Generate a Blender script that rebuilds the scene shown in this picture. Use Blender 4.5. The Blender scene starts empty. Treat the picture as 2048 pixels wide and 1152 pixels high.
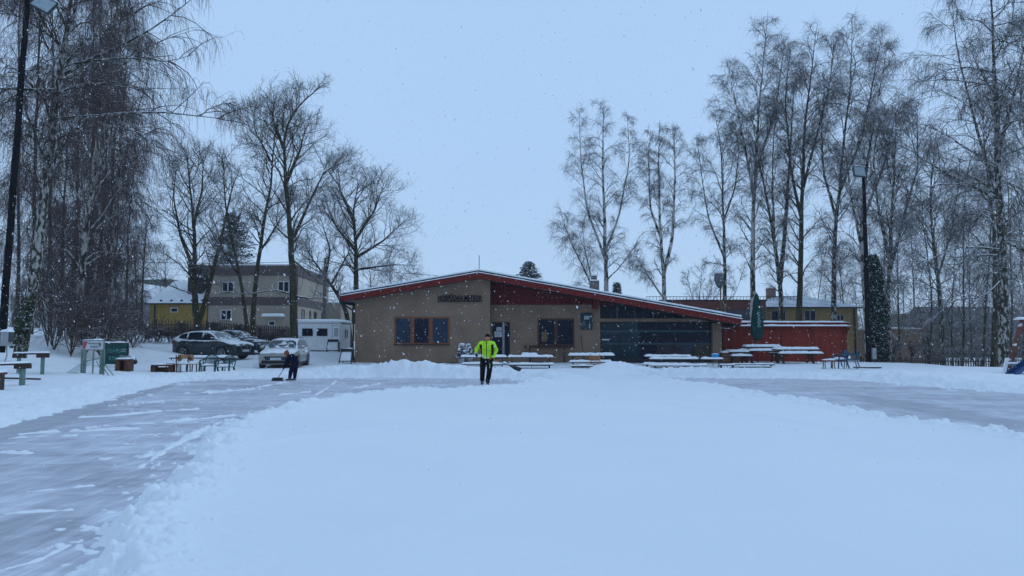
import bpy, bmesh, math, random
import numpy as np
from mathutils import Vector, Matrix, noise as mnoise

# ---------------------------------------------------------------- camera, sky, light, exposure
SC = bpy.context.scene
COL = SC.collection
R = math.radians
F = 1479.0
PITCH = math.atan((673 - 576) / F)
CAMZ = 1.62
cam_d = bpy.data.cameras.new("camera"); cam_d.sensor_width = 36; cam_d.lens = 26; cam_d.clip_end = 2000; cam_d.clip_start = 0.1
cam = bpy.data.objects.new("camera", cam_d); COL.objects.link(cam)
cam.location = (0, 0, CAMZ); cam.rotation_euler = (R(90) + PITCH, 0, 0)
SC.camera = cam
SC.view_settings.view_transform = 'Standard'; SC.view_settings.look = 'None'
SC.view_settings.gamma = 1; SC.view_settings.exposure = 0.02

SUN_EL, SUN_ROT = R(30), R(245)
W = bpy.data.worlds.new("World"); SC.world = W; W.use_nodes = True
nt = W.node_tree; nt.nodes.clear()
def wn(t): return nt.nodes.new(t)
wo = wn('ShaderNodeOutputWorld'); add = wn('ShaderNodeAddShader')
b1 = wn('ShaderNodeBackground'); sky = wn('ShaderNodeTexSky'); sky.sky_type = 'NISHITA'; sky.sun_disc = False
sky.sun_elevation = SUN_EL; sky.sun_rotation = SUN_ROT; b1.inputs[1].default_value = 0.006
b2 = wn('ShaderNodeBackground'); tc = wn('ShaderNodeTexCoord'); sep = wn('ShaderNodeSeparateXYZ')
nz = wn('ShaderNodeTexNoise'); nz.inputs['Scale'].default_value = 2.2; nz.inputs['Detail'].default_value = 4
rmp = wn('ShaderNodeValToRGB'); e = rmp.color_ramp.elements
e[0].position = 0.0; e[0].color = (0.43, 0.61, 0.85, 1); e[1].position = 0.75; e[1].color = (0.37, 0.555, 0.845, 1)
el = rmp.color_ramp.elements.new(0.25); el.color = (0.412, 0.602, 0.88, 1)
mxw = wn('ShaderNodeMixRGB'); mxw.blend_type = 'MULTIPLY'; mxw.inputs[0].default_value = 0.3
nr = wn('ShaderNodeValToRGB'); nr.color_ramp.elements[0].position = .3; nr.color_ramp.elements[0].color = (.88, .9, .92, 1); nr.color_ramp.elements[1].position = .7
L = nt.links.new
L(tc.outputs['Generated'], sep.inputs[0]); L(sep.outputs[2], rmp.inputs[0]); L(tc.outputs['Generated'], nz.inputs['Vector'])
L(nz.outputs[0], nr.inputs[0]); L(rmp.outputs[0], mxw.inputs[1]); L(nr.outputs[0], mxw.inputs[2])
L(mxw.outputs[0], b2.inputs[0]); b2.inputs[1].default_value = 1.04
L(sky.outputs[0], b1.inputs[0]); L(b1.outputs[0], add.inputs[0]); L(b2.outputs[0], add.inputs[1]); L(add.outputs[0], wo.inputs[0])
sd = bpy.data.lights.new("sun", 'SUN'); sd.energy = 0.75; sd.angle = R(22); sd.color = (.62, .8, 1.0)
so = bpy.data.objects.new("sun", sd); COL.objects.link(so); so.rotation_euler = (R(90) - SUN_EL, 0, R(180) - SUN_ROT + R(180))
SC.cycles.max_bounces = 6; SC.cycles.transparent_max_bounces = 12

# ---------------------------------------------------------------- pixel -> world helpers (layout measured on the photograph)
def P(px, py, D):
    dx = (px - 1024) / F; dy = (576 - py) / F
    c, s = math.cos(PITCH), math.sin(PITCH)
    Y = c - dy * s; Z = s + dy * c
    t = D / Y
    return Vector((dx * t, D, CAMZ + Z * t))
def G(px, py, z=0.0):
    dx = (px - 1024) / F; dy = (576 - py) / F
    c, s = math.cos(PITCH), math.sin(PITCH)
    Y = c - dy * s; Z = s + dy * c
    t = (z - CAMZ) / Z
    return Vector((dx * t, Y * t, z))

# ---------------------------------------------------------------- tagging
def tag(o, label=None, cat=None, group=None, kind=None):
    if label: o['label'] = label
    if cat: o['category'] = cat
    if group: o['group'] = group
    if kind: o['kind'] = kind
    return o
def empty(name, loc, rz=0, label=None, cat=None, group=None):
    o = bpy.data.objects.new(name, None); COL.objects.link(o); o.location = loc; o.rotation_euler = (0, 0, rz)
    o.empty_display_size = .2
    return tag(o, label, cat, group)
def children(o): return [c for c in bpy.data.objects if c.parent == o]
def copy_tree(o, parent=None):
    c = o.copy(); COL.objects.link(c); c.parent = parent
    for ch in list(o.children): copy_tree(ch, c)
    return c

# ---------------------------------------------------------------- noise (numpy)
def _hash(ix, iy, seed):
    h = (ix.astype(np.int64) * 374761393 + iy.astype(np.int64) * 668265263 + seed * 982451653) & 0x7fffffff
    h = ((h ^ (h >> 13)) * 1274126177) & 0x7fffffff
    h = h ^ (h >> 16)
    return (h & 0xffff) / 65535.0
def vnoise(x, y, seed=0):
    xi = np.floor(x); yi = np.floor(y); fx = x - xi; fy = y - yi
    fx = fx * fx * fx * (fx * (fx * 6 - 15) + 10); fy = fy * fy * fy * (fy * (fy * 6 - 15) + 10)
    a = _hash(xi, yi, seed); b = _hash(xi + 1, yi, seed); c = _hash(xi, yi + 1, seed); d = _hash(xi + 1, yi + 1, seed)
    return (a * (1 - fx) + b * fx) * (1 - fy) + (c * (1 - fx) + d * fx) * fy
def fbm(x, y, seed=0, octv=4, gain=.5):
    x = np.asarray(x, float); y = np.asarray(y, float)
    s = 0; a = 1; t = 0
    for k in range(octv):
        cx = x * math.cos(k * 1.1) - y * math.sin(k * 1.1); cy = x * math.sin(k * 1.1) + y * math.cos(k * 1.1)
        s = s + a * vnoise(cx * 2 ** k + 17.3 * k, cy * 2 ** k - 9.1 * k, seed + k); t += a; a *= gain
    return s / t
def sstep(a, b, x):
    t = np.clip((x - a) / (b - a), 0, 1); return t * t * (3 - 2 * t)

# ---------------------------------------------------------------- materials
SNOW = (.80, .82, .84)
MATS = {}
def mk(name, rgb, rough=.8, var=.18, scale=6, snow=None, metal=0, bump=0, spec=.2, stretch=(1, 1, 1), rgb2=None, snow_scale=3.0, bscale=None, coat=0):
    if name in MATS: return MATS[name]
    m = bpy.data.materials.new(name); m.use_nodes = True; t = m.node_tree; N = t.nodes; l = t.links.new
    p = N['Principled BSDF']; p.inputs['Roughness'].default_value = rough; p.inputs['Metallic'].default_value = metal
    p.inputs['Specular IOR Level'].default_value = spec
    if coat: p.inputs['Coat Weight'].default_value = coat
    c = N.new('ShaderNodeTexCoord'); mp = N.new('ShaderNodeMapping'); mp.inputs['Scale'].default_value = stretch
    l(c.outputs['Object'], mp.inputs[0])
    n = N.new('ShaderNodeTexNoise'); n.inputs['Scale'].default_value = scale; n.inputs['Detail'].default_value = 5
    l(mp.outputs[0], n.inputs['Vector'])
    r = N.new('ShaderNodeValToRGB'); r.color_ramp.elements[0].position = .3; r.color_ramp.elements[1].position = .7
    c2 = rgb2 or tuple(min(1, v * (1 + var)) for v in rgb); c1 = rgb if rgb2 else tuple(v * (1 - var) for v in rgb)
    r.color_ramp.elements[0].color = (*c1, 1); r.color_ramp.elements[1].color = (*c2, 1)
    l(n.outputs[0], r.inputs[0]); out = r.outputs[0]
    if snow is not None:
        g = N.new('ShaderNodeNewGeometry'); s = N.new('ShaderNodeSeparateXYZ'); l(g.outputs['Normal'], s.inputs[0])
        n2 = N.new('ShaderNodeTexNoise'); n2.inputs['Scale'].default_value = snow_scale; n2.inputs['Detail'].default_value = 4
        l(c.outputs['Object'], n2.inputs['Vector'])
        a = N.new('ShaderNodeMath'); a.operation = 'MULTIPLY_ADD'; a.inputs[1].default_value = 1.1
        l(n2.outputs[0], a.inputs[0]); l(s.outputs[2], a.inputs[2])
        mr = N.new('ShaderNodeMapRange'); mr.inputs[1].default_value = snow + .5; mr.inputs[2].default_value = snow + .65
        l(a.outputs[0], mr.inputs[0])
        mx = N.new('ShaderNodeMixRGB'); l(mr.outputs[0], mx.inputs[0]); l(out, mx.inputs[1]); mx.inputs[2].default_value = (*SNOW, 1)
        out = mx.outputs[0]
        mr2 = N.new('ShaderNodeMapRange'); mr2.inputs[3].default_value = rough; mr2.inputs[4].default_value = .9; l(mr.outputs[0], mr2.inputs[0]); l(mr2.outputs[0], p.inputs['Roughness'])
        if metal:
            mr3 = N.new('ShaderNodeMapRange'); mr3.inputs[3].default_value = metal; mr3.inputs[4].default_value = 0; l(mr.outputs[0], mr3.inputs[0]); l(mr3.outputs[0], p.inputs['Metallic'])
    l(out, p.inputs['Base Color'])
    if bump:
        nb = N.new('ShaderNodeTexNoise'); nb.inputs['Scale'].default_value = bscale or scale * 6; nb.inputs['Detail'].default_value = 6
        l(mp.outputs[0], nb.inputs['Vector'])
        b = N.new('ShaderNodeBump'); b.inputs['Strength'].default_value = bump; b.inputs['Distance'].default_value = .02
        l(nb.outputs[0], b.inputs['Height']); l(b.outputs[0], p.inputs['Normal'])
    MATS[name] = m; return m

def snow_mat():
    m = bpy.data.materials.new('snow'); m.use_nodes = True; t = m.node_tree; N = t.nodes; l = t.links.new
    p = N['Principled BSDF']; p.inputs['Roughness'].default_value = .85; p.inputs['Specular IOR Level'].default_value = .2
    c = N.new('ShaderNodeTexCoord'); n = N.new('ShaderNodeTexNoise'); n.inputs['Scale'].default_value = .35; n.inputs['Detail'].default_value = 6
    l(c.outputs['Object'], n.inputs['Vector']); r = N.new('ShaderNodeValToRGB')
    r.color_ramp.elements[0].position = .3; r.color_ramp.elements[0].color = (.775, .80, .82, 1); r.color_ramp.elements[1].position = .7; r.color_ramp.elements[1].color = (.81, .83, .84, 1)
    l(n.outputs[0], r.inputs[0]); l(r.outputs[0], p.inputs['Base Color'])
    nb = N.new('ShaderNodeTexNoise'); nb.inputs['Scale'].default_value = 14; nb.inputs['Detail'].default_value = 8; l(c.outputs['Object'], nb.inputs['Vector'])
    b = N.new('ShaderNodeBump'); b.inputs['Strength'].default_value = .25; b.inputs['Distance'].default_value = .03
    l(nb.outputs[0], b.inputs['Height']); l(b.outputs[0], p.inputs['Normal'])
    return m
M_SNOW = snow_mat()

def ice_mat():
    m = bpy.data.materials.new('ice'); m.use_nodes = True; t = m.node_tree; N = t.nodes; l = t.links.new
    p = N['Principled BSDF']; p.inputs['Specular IOR Level'].default_value = .35
    at = N.new('ShaderNodeAttribute'); at.attribute_name = 'dust'
    c = N.new('ShaderNodeTexCoord'); mp = N.new('ShaderNodeMapping'); mp.inputs['Scale'].default_value = (.5, 2.2, 1); mp.inputs['Rotation'].default_value = (0, 0, .35)
    l(c.outputs['Object'], mp.inputs[0])
    n = N.new('ShaderNodeTexNoise'); n.inputs['Scale'].default_value = 2.2; n.inputs['Detail'].default_value = 9; n.inputs['Roughness'].default_value = .65; l(mp.outputs[0], n.inputs['Vector'])
    a = N.new('ShaderNodeMath'); a.operation = 'MULTIPLY_ADD'; a.inputs[1].default_value = 1.2; l(n.outputs[0], a.inputs[0]); l(at.outputs['Fac'], a.inputs[2])
    mr = N.new('ShaderNodeMapRange'); mr.inputs[1].default_value = .75; mr.inputs[2].default_value = 1.75; l(a.outputs[0], mr.inputs[0])
    r = N.new('ShaderNodeValToRGB'); E = r.color_ramp.elements
    E[0].position = 0; E[0].color = (.43, .43, .47, 1); E[1].position = 1; E[1].color = (.76, .79, .83, 1)
    x = E.new(.4); x.color = (.58, .58, .63, 1)
    l(mr.outputs[0], r.inputs[0]); l(r.outputs[0], p.inputs['Base Color'])
    p.inputs['Roughness'].default_value = .5
    # fine curved scrape marks left by brooms and skates
    mp2 = N.new('ShaderNodeMapping'); mp2.inputs['Scale'].default_value = (5.5, .55, 1); mp2.inputs['Rotation'].default_value = (0, 0, .22); l(c.outputs['Object'], mp2.inputs[0])
    n2 = N.new('ShaderNodeTexNoise'); n2.inputs['Scale'].default_value = 2.4; n2.inputs['Detail'].default_value = 7; n2.inputs['Distortion'].default_value = .8; l(mp2.outputs[0], n2.inputs['Vector'])
    sr = N.new('ShaderNodeMapRange'); sr.inputs[1].default_value = .38; sr.inputs[2].default_value = .62; sr.inputs[3].default_value = .86; sr.inputs[4].default_value = 1.08; l(n2.outputs[0], sr.inputs[0])
    vm = N.new('ShaderNodeVectorMath'); vm.operation = 'SCALE'; l(r.outputs[0], vm.inputs[0]); l(sr.outputs[0], vm.inputs['Scale']); l(vm.outputs[0], p.inputs['Base Color'])
    b = N.new('ShaderNodeBump'); b.inputs['Strength'].default_value = .35; b.inputs['Distance'].default_value = .02
    l(n2.outputs[0], b.inputs['Height']); l(b.outputs[0], p.inputs['Normal'])
    return m
M_ICE = ice_mat()

def bark_mat(name, dark, light, thr, snow=.55, side=.35, sc=4.5):
    m = bpy.data.materials.new(name); m.use_nodes = True; t = m.node_tree; N = t.nodes; l = t.links.new
    p = N['Principled BSDF']; p.inputs['Roughness'].default_value = .9; p.inputs['Specular IOR Level'].default_value = .15
    c = N.new('ShaderNodeTexCoord'); mp = N.new('ShaderNodeMapping'); mp.inputs['Scale'].default_value = (1, 1, .45 if thr < .9 else .25)
    l(c.outputs['Object'], mp.inputs[0])
    n = N.new('ShaderNodeTexNoise'); n.inputs['Scale'].default_value = sc; n.inputs['Detail'].default_value = 5; l(mp.outputs[0], n.inputs['Vector'])
    r = N.new('ShaderNodeValToRGB'); r.color_ramp.elements[0].position = thr - .04; r.color_ramp.elements[1].position = thr + .05
    r.color_ramp.elements[0].color = (*dark, 1); r.color_ramp.elements[1].color = (*light, 1); l(n.outputs[0], r.inputs[0])
    g = N.new('ShaderNodeNewGeometry'); d = N.new('ShaderNodeVectorMath'); d.operation = 'DOT_PRODUCT'; d.inputs[1].default_value = (-side, -side * .3, 1.0)
    l(g.outputs['Normal'], d.inputs[0])
    n2 = N.new('ShaderNodeTexNoise'); n2.inputs['Scale'].default_value = 2.3; n2.inputs['Detail'].default_value = 6; l(c.outputs['Object'], n2.inputs['Vector'])
    a = N.new('ShaderNodeMath'); a.operation = 'MULTIPLY_ADD'; a.inputs[1].default_value = 1.0; l(n2.outputs[0], a.inputs[0]); l(d.outputs['Value'], a.inputs[2])
    mr = N.new('ShaderNodeMapRange'); mr.inputs[1].default_value = snow + .45; mr.inputs[2].default_value = snow + .6; l(a.outputs[0], mr.inputs[0])
    mx = N.new('ShaderNodeMixRGB'); l(mr.outputs[0], mx.inputs[0]); l(r.outputs[0], mx.inputs[1]); mx.inputs[2].default_value = (.8, .82, .84, 1)
    l(mx.outputs[0], p.inputs['Base Color'])
    return m
M_BIRCH = bark_mat('birch_bark', (.035, .033, .025), (.42, .39, .36), .47, .60, .35)
M_BIRCHD = bark_mat('dark_birch_bark', (.035, .033, .022), (.22, .205, .19), .62, .62, .35)
M_BIRCHM = bark_mat('mottled_birch_bark', (.035, .033, .025), (.33, .31, .285), .53, .62, .35, 8.0)
M_BARK = bark_mat('mossy_bark', (.04, .035, .02), (.065, .055, .035), .5, .62, .35)
M_TWIG = bark_mat('birch_twigs', (.058, .045, .042), (.08, .062, .056), .5, .62, .1)
M_TWIGB = bark_mat('brown_twigs', (.066, .048, .045), (.092, .067, .062), .5, .86, .1)
M_TWIGM = bark_mat('maple_twigs', (.055, .045, .035), (.08, .065, .05), .5, .5, .1)

# ---------------------------------------------------------------- mesh builder
class MB:
    def __init__(s): s.v = []; s.f = []; s.m = []; s.sm = []
    def face(s, idx, mi=0, smooth=False): s.f.append(tuple(idx)); s.m.append(mi); s.sm.append(smooth)
    def box(s, x0, x1, y0, y1, z0, z1, mi=0, M=None):
        b = len(s.v); pts = [(x, y, z) for z in (z0, z1) for y in (y0, y1) for x in (x0, x1)]
        if M is not None: pts = [tuple(M @ Vector(p)) for p in pts]
        s.v += pts
        for q in ((0, 2, 3, 1), (4, 5, 7, 6), (0, 1, 5, 4), (2, 6, 7, 3), (0, 4, 6, 2), (1, 3, 7, 5)): s.face([b + i for i in q], mi)
        return s
    def hexa(s, p8, mi=0):
        b = len(s.v); s.v += [tuple(p) for p in p8]
        for q in ((0, 2, 3, 1), (4, 5, 7, 6), (0, 1, 5, 4), (2, 6, 7, 3), (0, 4, 6, 2), (1, 3, 7, 5)): s.face([b + i for i in q], mi)
        return s
    def prism(s, poly, y0, y1, mi=0):      # poly: list of (x,z) counter-clockwise seen from the camera (-y)
        b = len(s.v); n = len(poly)
        s.v += [(x, y0, z) for x, z in poly] + [(x, y1, z) for x, z in poly]
        s.face([b + i for i in range(n)], mi); s.face([b + n + i for i in reversed(range(n))], mi)
        for i in range(n):
            j = (i + 1) % n; s.face([b + j, b + i, b + n + i, b + n + j], mi)
        return s
    def bar(s, a, b_, w, h=None, mi=0):    # square bar between two points
        a = Vector(a); b_ = Vector(b_); h = h or w
        d = (b_ - a).normalized(); up = Vector((0, 0, 1)) if abs(d.z) < .95 else Vector((0, 1, 0))
        r = d.cross(up).normalized() * w / 2; u = r.cross(d).normalized() * h / 2
        p = [a - r - u, a + r - u, b_ - r - u, b_ + r - u, a - r + u, a + r + u, b_ - r + u, b_ + r + u]
        return s.hexa(p, mi)
    def tube(s, pts, rad, k=8, mi=0, cap=True, smooth=True):
        pts = [Vector(p) for p in pts]; n = len(pts)
        if not hasattr(rad, '__len__'): rad = [rad] * n
        b = len(s.v); ref = None
        for i, p in enumerate(pts):
            d = (pts[min(i + 1, n - 1)] - pts[max(i - 1, 0)])
            d = d.normalized() if d.length > 1e-9 else Vector((0, 0, 1))
            if ref is None: ref = Vector((1, 0, 0)) if abs(d.x) < .8 else Vector((0, 1, 0))
            a = (ref - d * ref.dot(d)).normalized(); c = d.cross(a); ref = a
            for j in range(k):
                t = 2 * math.pi * j / k; s.v.append(tuple(p + (a * math.cos(t) + c * math.sin(t)) * rad[i]))
        for i in range(n - 1):
            for j in range(k):
                j2 = (j + 1) % k; s.face([b + i * k + j, b + i * k + j2, b + (i + 1) * k + j2, b + (i + 1) * k + j], mi, smooth)
        if cap:
            s.face([b + j for j in reversed(range(k))], mi); s.face([b + (n - 1) * k + j for j in range(k)], mi)
        return s
    def ell(s, c, r, mi=0, nu=12, nv=8, M=None):
        b = len(s.v); c = Vector(c)
        if not hasattr(r, '__len__'): r = (r, r, r)
        for i in range(nv + 1):
            th = math.pi * i / nv
            for j in range(nu):
                ph = 2 * math.pi * j / nu
                q = Vector((r[0] * math.sin(th) * math.cos(ph), r[1] * math.sin(th) * math.sin(ph), r[2] * math.cos(th)))
                if M is not None: q = M @ q
                s.v.append(tuple(c + q))
        for i in range(nv):
            for j in range(nu):
                j2 = (j + 1) % nu; s.face([b + i * nu + j, b + (i + 1) * nu + j, b + (i + 1) * nu + j2, b + i * nu + j2], mi, True)
        return s
    def slab(s, x0, x1, y0, y1, z, t, mi=0, M=None, seed=0, sub=.08, over=.02, amp=.016):
        """rounded lump of snow lying on a flat top"""
        nx = max(4, int((x1 - x0) / sub)); ny = max(4, int((y1 - y0) / sub * 1.3)); ny = min(ny, 10)
        b = len(s.v); xs = [0, .04] + [i / nx for i in range(1, nx)] + [.96, 1]; xs = sorted(set([i / nx for i in range(nx + 1)]))
        X0, X1, Y0, Y1 = x0 - over, x1 + over, y0 - over, y1 + over
        ed = min(.07, (Y1 - Y0) * .35)
        for j in range(ny + 1):
            for i in range(nx + 1):
                x = X0 + (X1 - X0) * i / nx; y = Y0 + (Y1 - Y0) * j / ny
                dx = min(x - X0, X1 - x); dy = min(y - Y0, Y1 - y); d = min(dx, dy)
                f = 1 if d >= ed else math.sqrt(max(0, 1 - (1 - d / ed) ** 2))
                nn = mnoise.noise(Vector((x * 2.3 + seed * 7.7, y * 5 + seed, seed))) + .45 * mnoise.noise(Vector((x * 8 + seed, y * 9, seed)))
                zz = z + t * (.25 + .75 * f) + amp * nn * 3 * f
                xx = x + .4 * (nn * .03); q = Vector((xx, y, zz))
                if M is not None: q = M @ q
                s.v.append(tuple(q))
        nb = len(s.v); per = [(i, 0) for i in range(nx)] + [(nx, j) for j in range(ny)] + [(i, ny) for i in range(nx, 0, -1)] + [(0, j) for j in range(ny, 0, -1)]
        ids = [b + j * (nx + 1) + i for i, j in per]
        for i, j in per:
            x = X0 + (X1 - X0) * i / nx; y = Y0 + (Y1 - Y0) * j / ny; q = Vector((x * 1, y, z + .001))
            if M is not None: q = M @ q
            s.v.append(tuple(q))
        for j in range(ny):
            for i in range(nx):
                a = b + j * (nx + 1) + i; s.face([a, a + 1, a + nx + 2, a + nx + 1], mi, True)
        n = len(per)
        for i in range(n):
            j = (i + 1) % n; s.face([ids[j], ids[i], nb + i, nb + j], mi, True)
        s.face([nb + i for i in range(n)], mi)
        return s
    def build(s, name, mats, parent=None, loc=None, bevel=0):
        me = bpy.data.meshes.new(name); me.from_pydata(s.v, [], s.f)
        if not isinstance(mats, (list, tuple)): mats = [mats]
        for m in mats: me.materials.append(m)
        me.polygons.foreach_set('material_index', s.m); me.polygons.foreach_set('use_smooth', s.sm)
        me.update(); o = bpy.data.objects.new(name, me); COL.objects.link(o)
        if parent is not None: o.parent = parent
        if loc is not None: o.location = loc
        if bevel:
            bv = o.modifiers.new('bevel', 'BEVEL'); bv.width = bevel; bv.segments = 2; bv.limit_method = 'ANGLE'; bv.harden_normals = False
        return o

def mesh_np(name, V, Fq, mat, parent=None, smooth=True, loc=None):
    """V (n,3), Fq (m,k) all faces same size"""
    me = bpy.data.meshes.new(name); V = np.ascontiguousarray(V, dtype=np.float32); Fq = np.ascontiguousarray(Fq, dtype=np.int32)
    k = Fq.shape[1]; me.vertices.add(len(V)); me.vertices.foreach_set('co', V.ravel())
    me.loops.add(Fq.size); me.loops.foreach_set('vertex_index', Fq.ravel())
    me.polygons.add(len(Fq)); me.polygons.foreach_set('loop_start', np.arange(0, Fq.size, k, dtype=np.int32))
    me.polygons.foreach_set('loop_total', np.full(len(Fq), k, dtype=np.int32))
    me.polygons.foreach_set('use_smooth', np.full(len(Fq), smooth)); me.materials.append(mat)
    me.update(calc_edges=True)
    o = bpy.data.objects.new(name, me); COL.objects.link(o)
    if parent is not None: o.parent = parent
    if loc is not None: o.location = loc
    return o

def text_mesh(name, s, size, mat, parent, M, depth=.03, xscale=1.0, bold=0):
    cu = bpy.data.curves.new(name, 'FONT'); cu.body = s; cu.size = size; cu.extrude = depth / 2; cu.offset = bold; cu.align_x = 'LEFT'
    o = bpy.data.objects.new(name, cu); COL.objects.link(o); bpy.context.view_layer.update()
    me = bpy.data.meshes.new_from_object(o.evaluated_get(bpy.context.evaluated_depsgraph_get()))
    bpy.data.objects.remove(o); me.name = name; me.materials.clear(); me.materials.append(mat)
    me.transform(Matrix.Diagonal((xscale, 1, 1, 1))); me.transform(M)
    q = bpy.data.objects.new(name, me); COL.objects.link(q); q.parent = parent
    return q
FRONT = Matrix.Rotation(R(90), 4, 'X')      # text lying in XY -> standing, read from -y
# ---------------------------------------------------------------- rink outline and terrain
OUT_L = [(-900, 1060), (-400, 950), (0, 855), (100, 830), (200, 803), (300, 778), (350, 765), (420, 759), (600, 757), (750, 755), (860, 756), (950, 757), (1010, 757), (1045, 763), (1058, 770)]
IN_L = [(1030, 778), (990, 781), (900, 784), (820, 786), (740, 792), (650, 805), (560, 824), (480, 848), (430, 868), (400, 900), (370, 935), (330, 985), (280, 1022), (240, 1052), (215, 1082), (200, 1112), (170, 1152), (60, 1400)]
OUT_R = [(1285, 754), (1400, 756), (1550, 757), (1700, 760), (1800, 768), (1900, 776), (2048, 787), (2400, 818), (3000, 880)]
IN_R = [(3000, 1150), (2400, 955), (2200, 912), (2048, 884), (1950, 868), (1850, 855), (1780, 845), (1700, 826), (1600, 808), (1500, 790), (1400, 773), (1330, 763), (1285, 757)]
def gp(l): return np.array([[G(*p).x, G(*p).y] for p in l])
oL, iL, oR, iR = gp(OUT_L), gp(IN_L), gp(OUT_R), gp(IN_R)
polyL = np.vstack([oL, iL, [[-12, 1.5]]]); polyR = np.vstack([oR, iR])
def dist_line(x, y, pl):
    d = np.full(x.shape, 1e9)
    for a, b in zip(pl[:-1], pl[1:]):
        ab = b - a; L2 = (ab ** 2).sum() + 1e-12
        t = np.clip(((x - a[0]) * ab[0] + (y - a[1]) * ab[1]) / L2, 0, 1)
        d = np.minimum(d, (x - a[0] - t * ab[0]) ** 2 + (y - a[1] - t * ab[1]) ** 2)
    return np.sqrt(d)
def inside(x, y, poly):
    c = np.zeros(x.shape, bool); n = len(poly)
    for i in range(n):
        a = poly[i]; b = poly[(i + 1) % n]
        if a[1] == b[1]: continue
        c ^= ((a[1] > y) != (b[1] > y)) & (x < (b[0] - a[0]) * (y - a[1]) / (b[1] - a[1]) + a[0])
    return c
CTRL = np.array([(-15.8, 28, .05), (-18, 27, .10), (-17.7, 33, .26), (-20, 30, 1.05), (-24, 32, 1.5), (-22.5, 38, 1.0), (-24, 50, 1.1), (-20, 47, .62), (-14, 44, .3), (-13, 52, .5),
                 (-11, 35, 0), (-12, 33, 0), (-14, 37, .1), (-8, 43, 0.02), (-30, 42, 1.7), (-30, 60, 1.6), (-16, 60, .9), (-40, 30, 2.2), (-23, 24, .6), (-30, 20, 1.2), (-18.5, 23, .0), (-14, 24, 0), (-14, 30, 0), (-16.5, 30.5, .08), (-13, 31, 0), (-17, 20, .1),
                 (0, 43, 0), (5, 40, 0), (10, 38, 0), (14, 40, 0), (5, 33, 0), (14, 33, 0), (18, 36, 0), (20, 44, 0), (22, 50, -.4), (30, 50, -.7), (28, 40, -.25), (35, 60, -1.2), (10, 60, 0), (0, 60, .2), (-5, 60, .4),
                 (20, 30, 0), (26, 32, .1), (30, 28, 0), (40, 30, -.2), (-60, 90, 2.5), (0, 90, 1), (50, 90, -1), (0, 0, 0), (20, 10, 0), (-20, 5, 0)])
def base_h(x, y):
    w = 0; h = 0
    for cx, cy, cz in CTRL:
        s = 2.6 if cy < 56 else 6.0
        k = np.exp(-((x - cx) ** 2 + (y - cy) ** 2) / (2 * s * s)) + 1e-7 / (1 + ((x - cx) ** 2 + (y - cy) ** 2))
        w = w + k; h = h + k * cz
    return h / w
STREAKS = [[(430, 905), (520, 858), (600, 836)], [(162, 835), (230, 832), (330, 822), (395, 819)], [(40, 869), (90, 865), (180, 862), (290, 857)], [(20, 877), (90, 872), (150, 872)], [(170, 858), (210, 852), (330, 845), (465, 832)],
           [(-60, 910), (0, 905), (60, 907)], [(280, 935), (365, 880), (445, 843)], [(280, 916), (320, 905), (368, 878)], [(55, 984), (185, 972)], [(-40, 1030), (60, 1024), (140, 1020)], [(-60, 1160), (20, 1136), (75, 1122), (135, 1092)],
           [(420, 787), (500, 778), (575, 764)], [(630, 791), (655, 776), (672, 762)], [(340, 788), (420, 785), (520, 778)], [(220, 812), (330, 803)], [(340, 895), (400, 870), (470, 850)], [(700, 778), (760, 768)], [(560, 790), (620, 784)]]
def clods(x, y, cell, seed, prob, rmax=.62):
    xi = np.floor(x / cell); yi = np.floor(y / cell); h = np.zeros_like(x)
    for dx in (-1, 0, 1):
        for dy in (-1, 0, 1):
            cx, cy = xi + dx, yi + dy
            px = (cx + .15 + .7 * _hash(cx, cy, seed)) * cell; py = (cy + .15 + .7 * _hash(cx, cy, seed + 1)) * cell
            rr = cell * (.25 + (rmax - .25) * _hash(cx, cy, seed + 2)); on = _hash(cx, cy, seed + 3) < prob
            q = 1 - ((x - px) ** 2 + (y - py) ** 2) / rr ** 2
            h = np.maximum(h, np.where(on & (q > 0), np.sqrt(np.maximum(q, 0)) * rr * .75, 0))
    return h
STRIP = np.vstack([oL[:7], gp([(-900, 1090), (-200, 945), (0, 890), (60, 872), (160, 835), (260, 800), (350, 773)])[::-1]])
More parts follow.
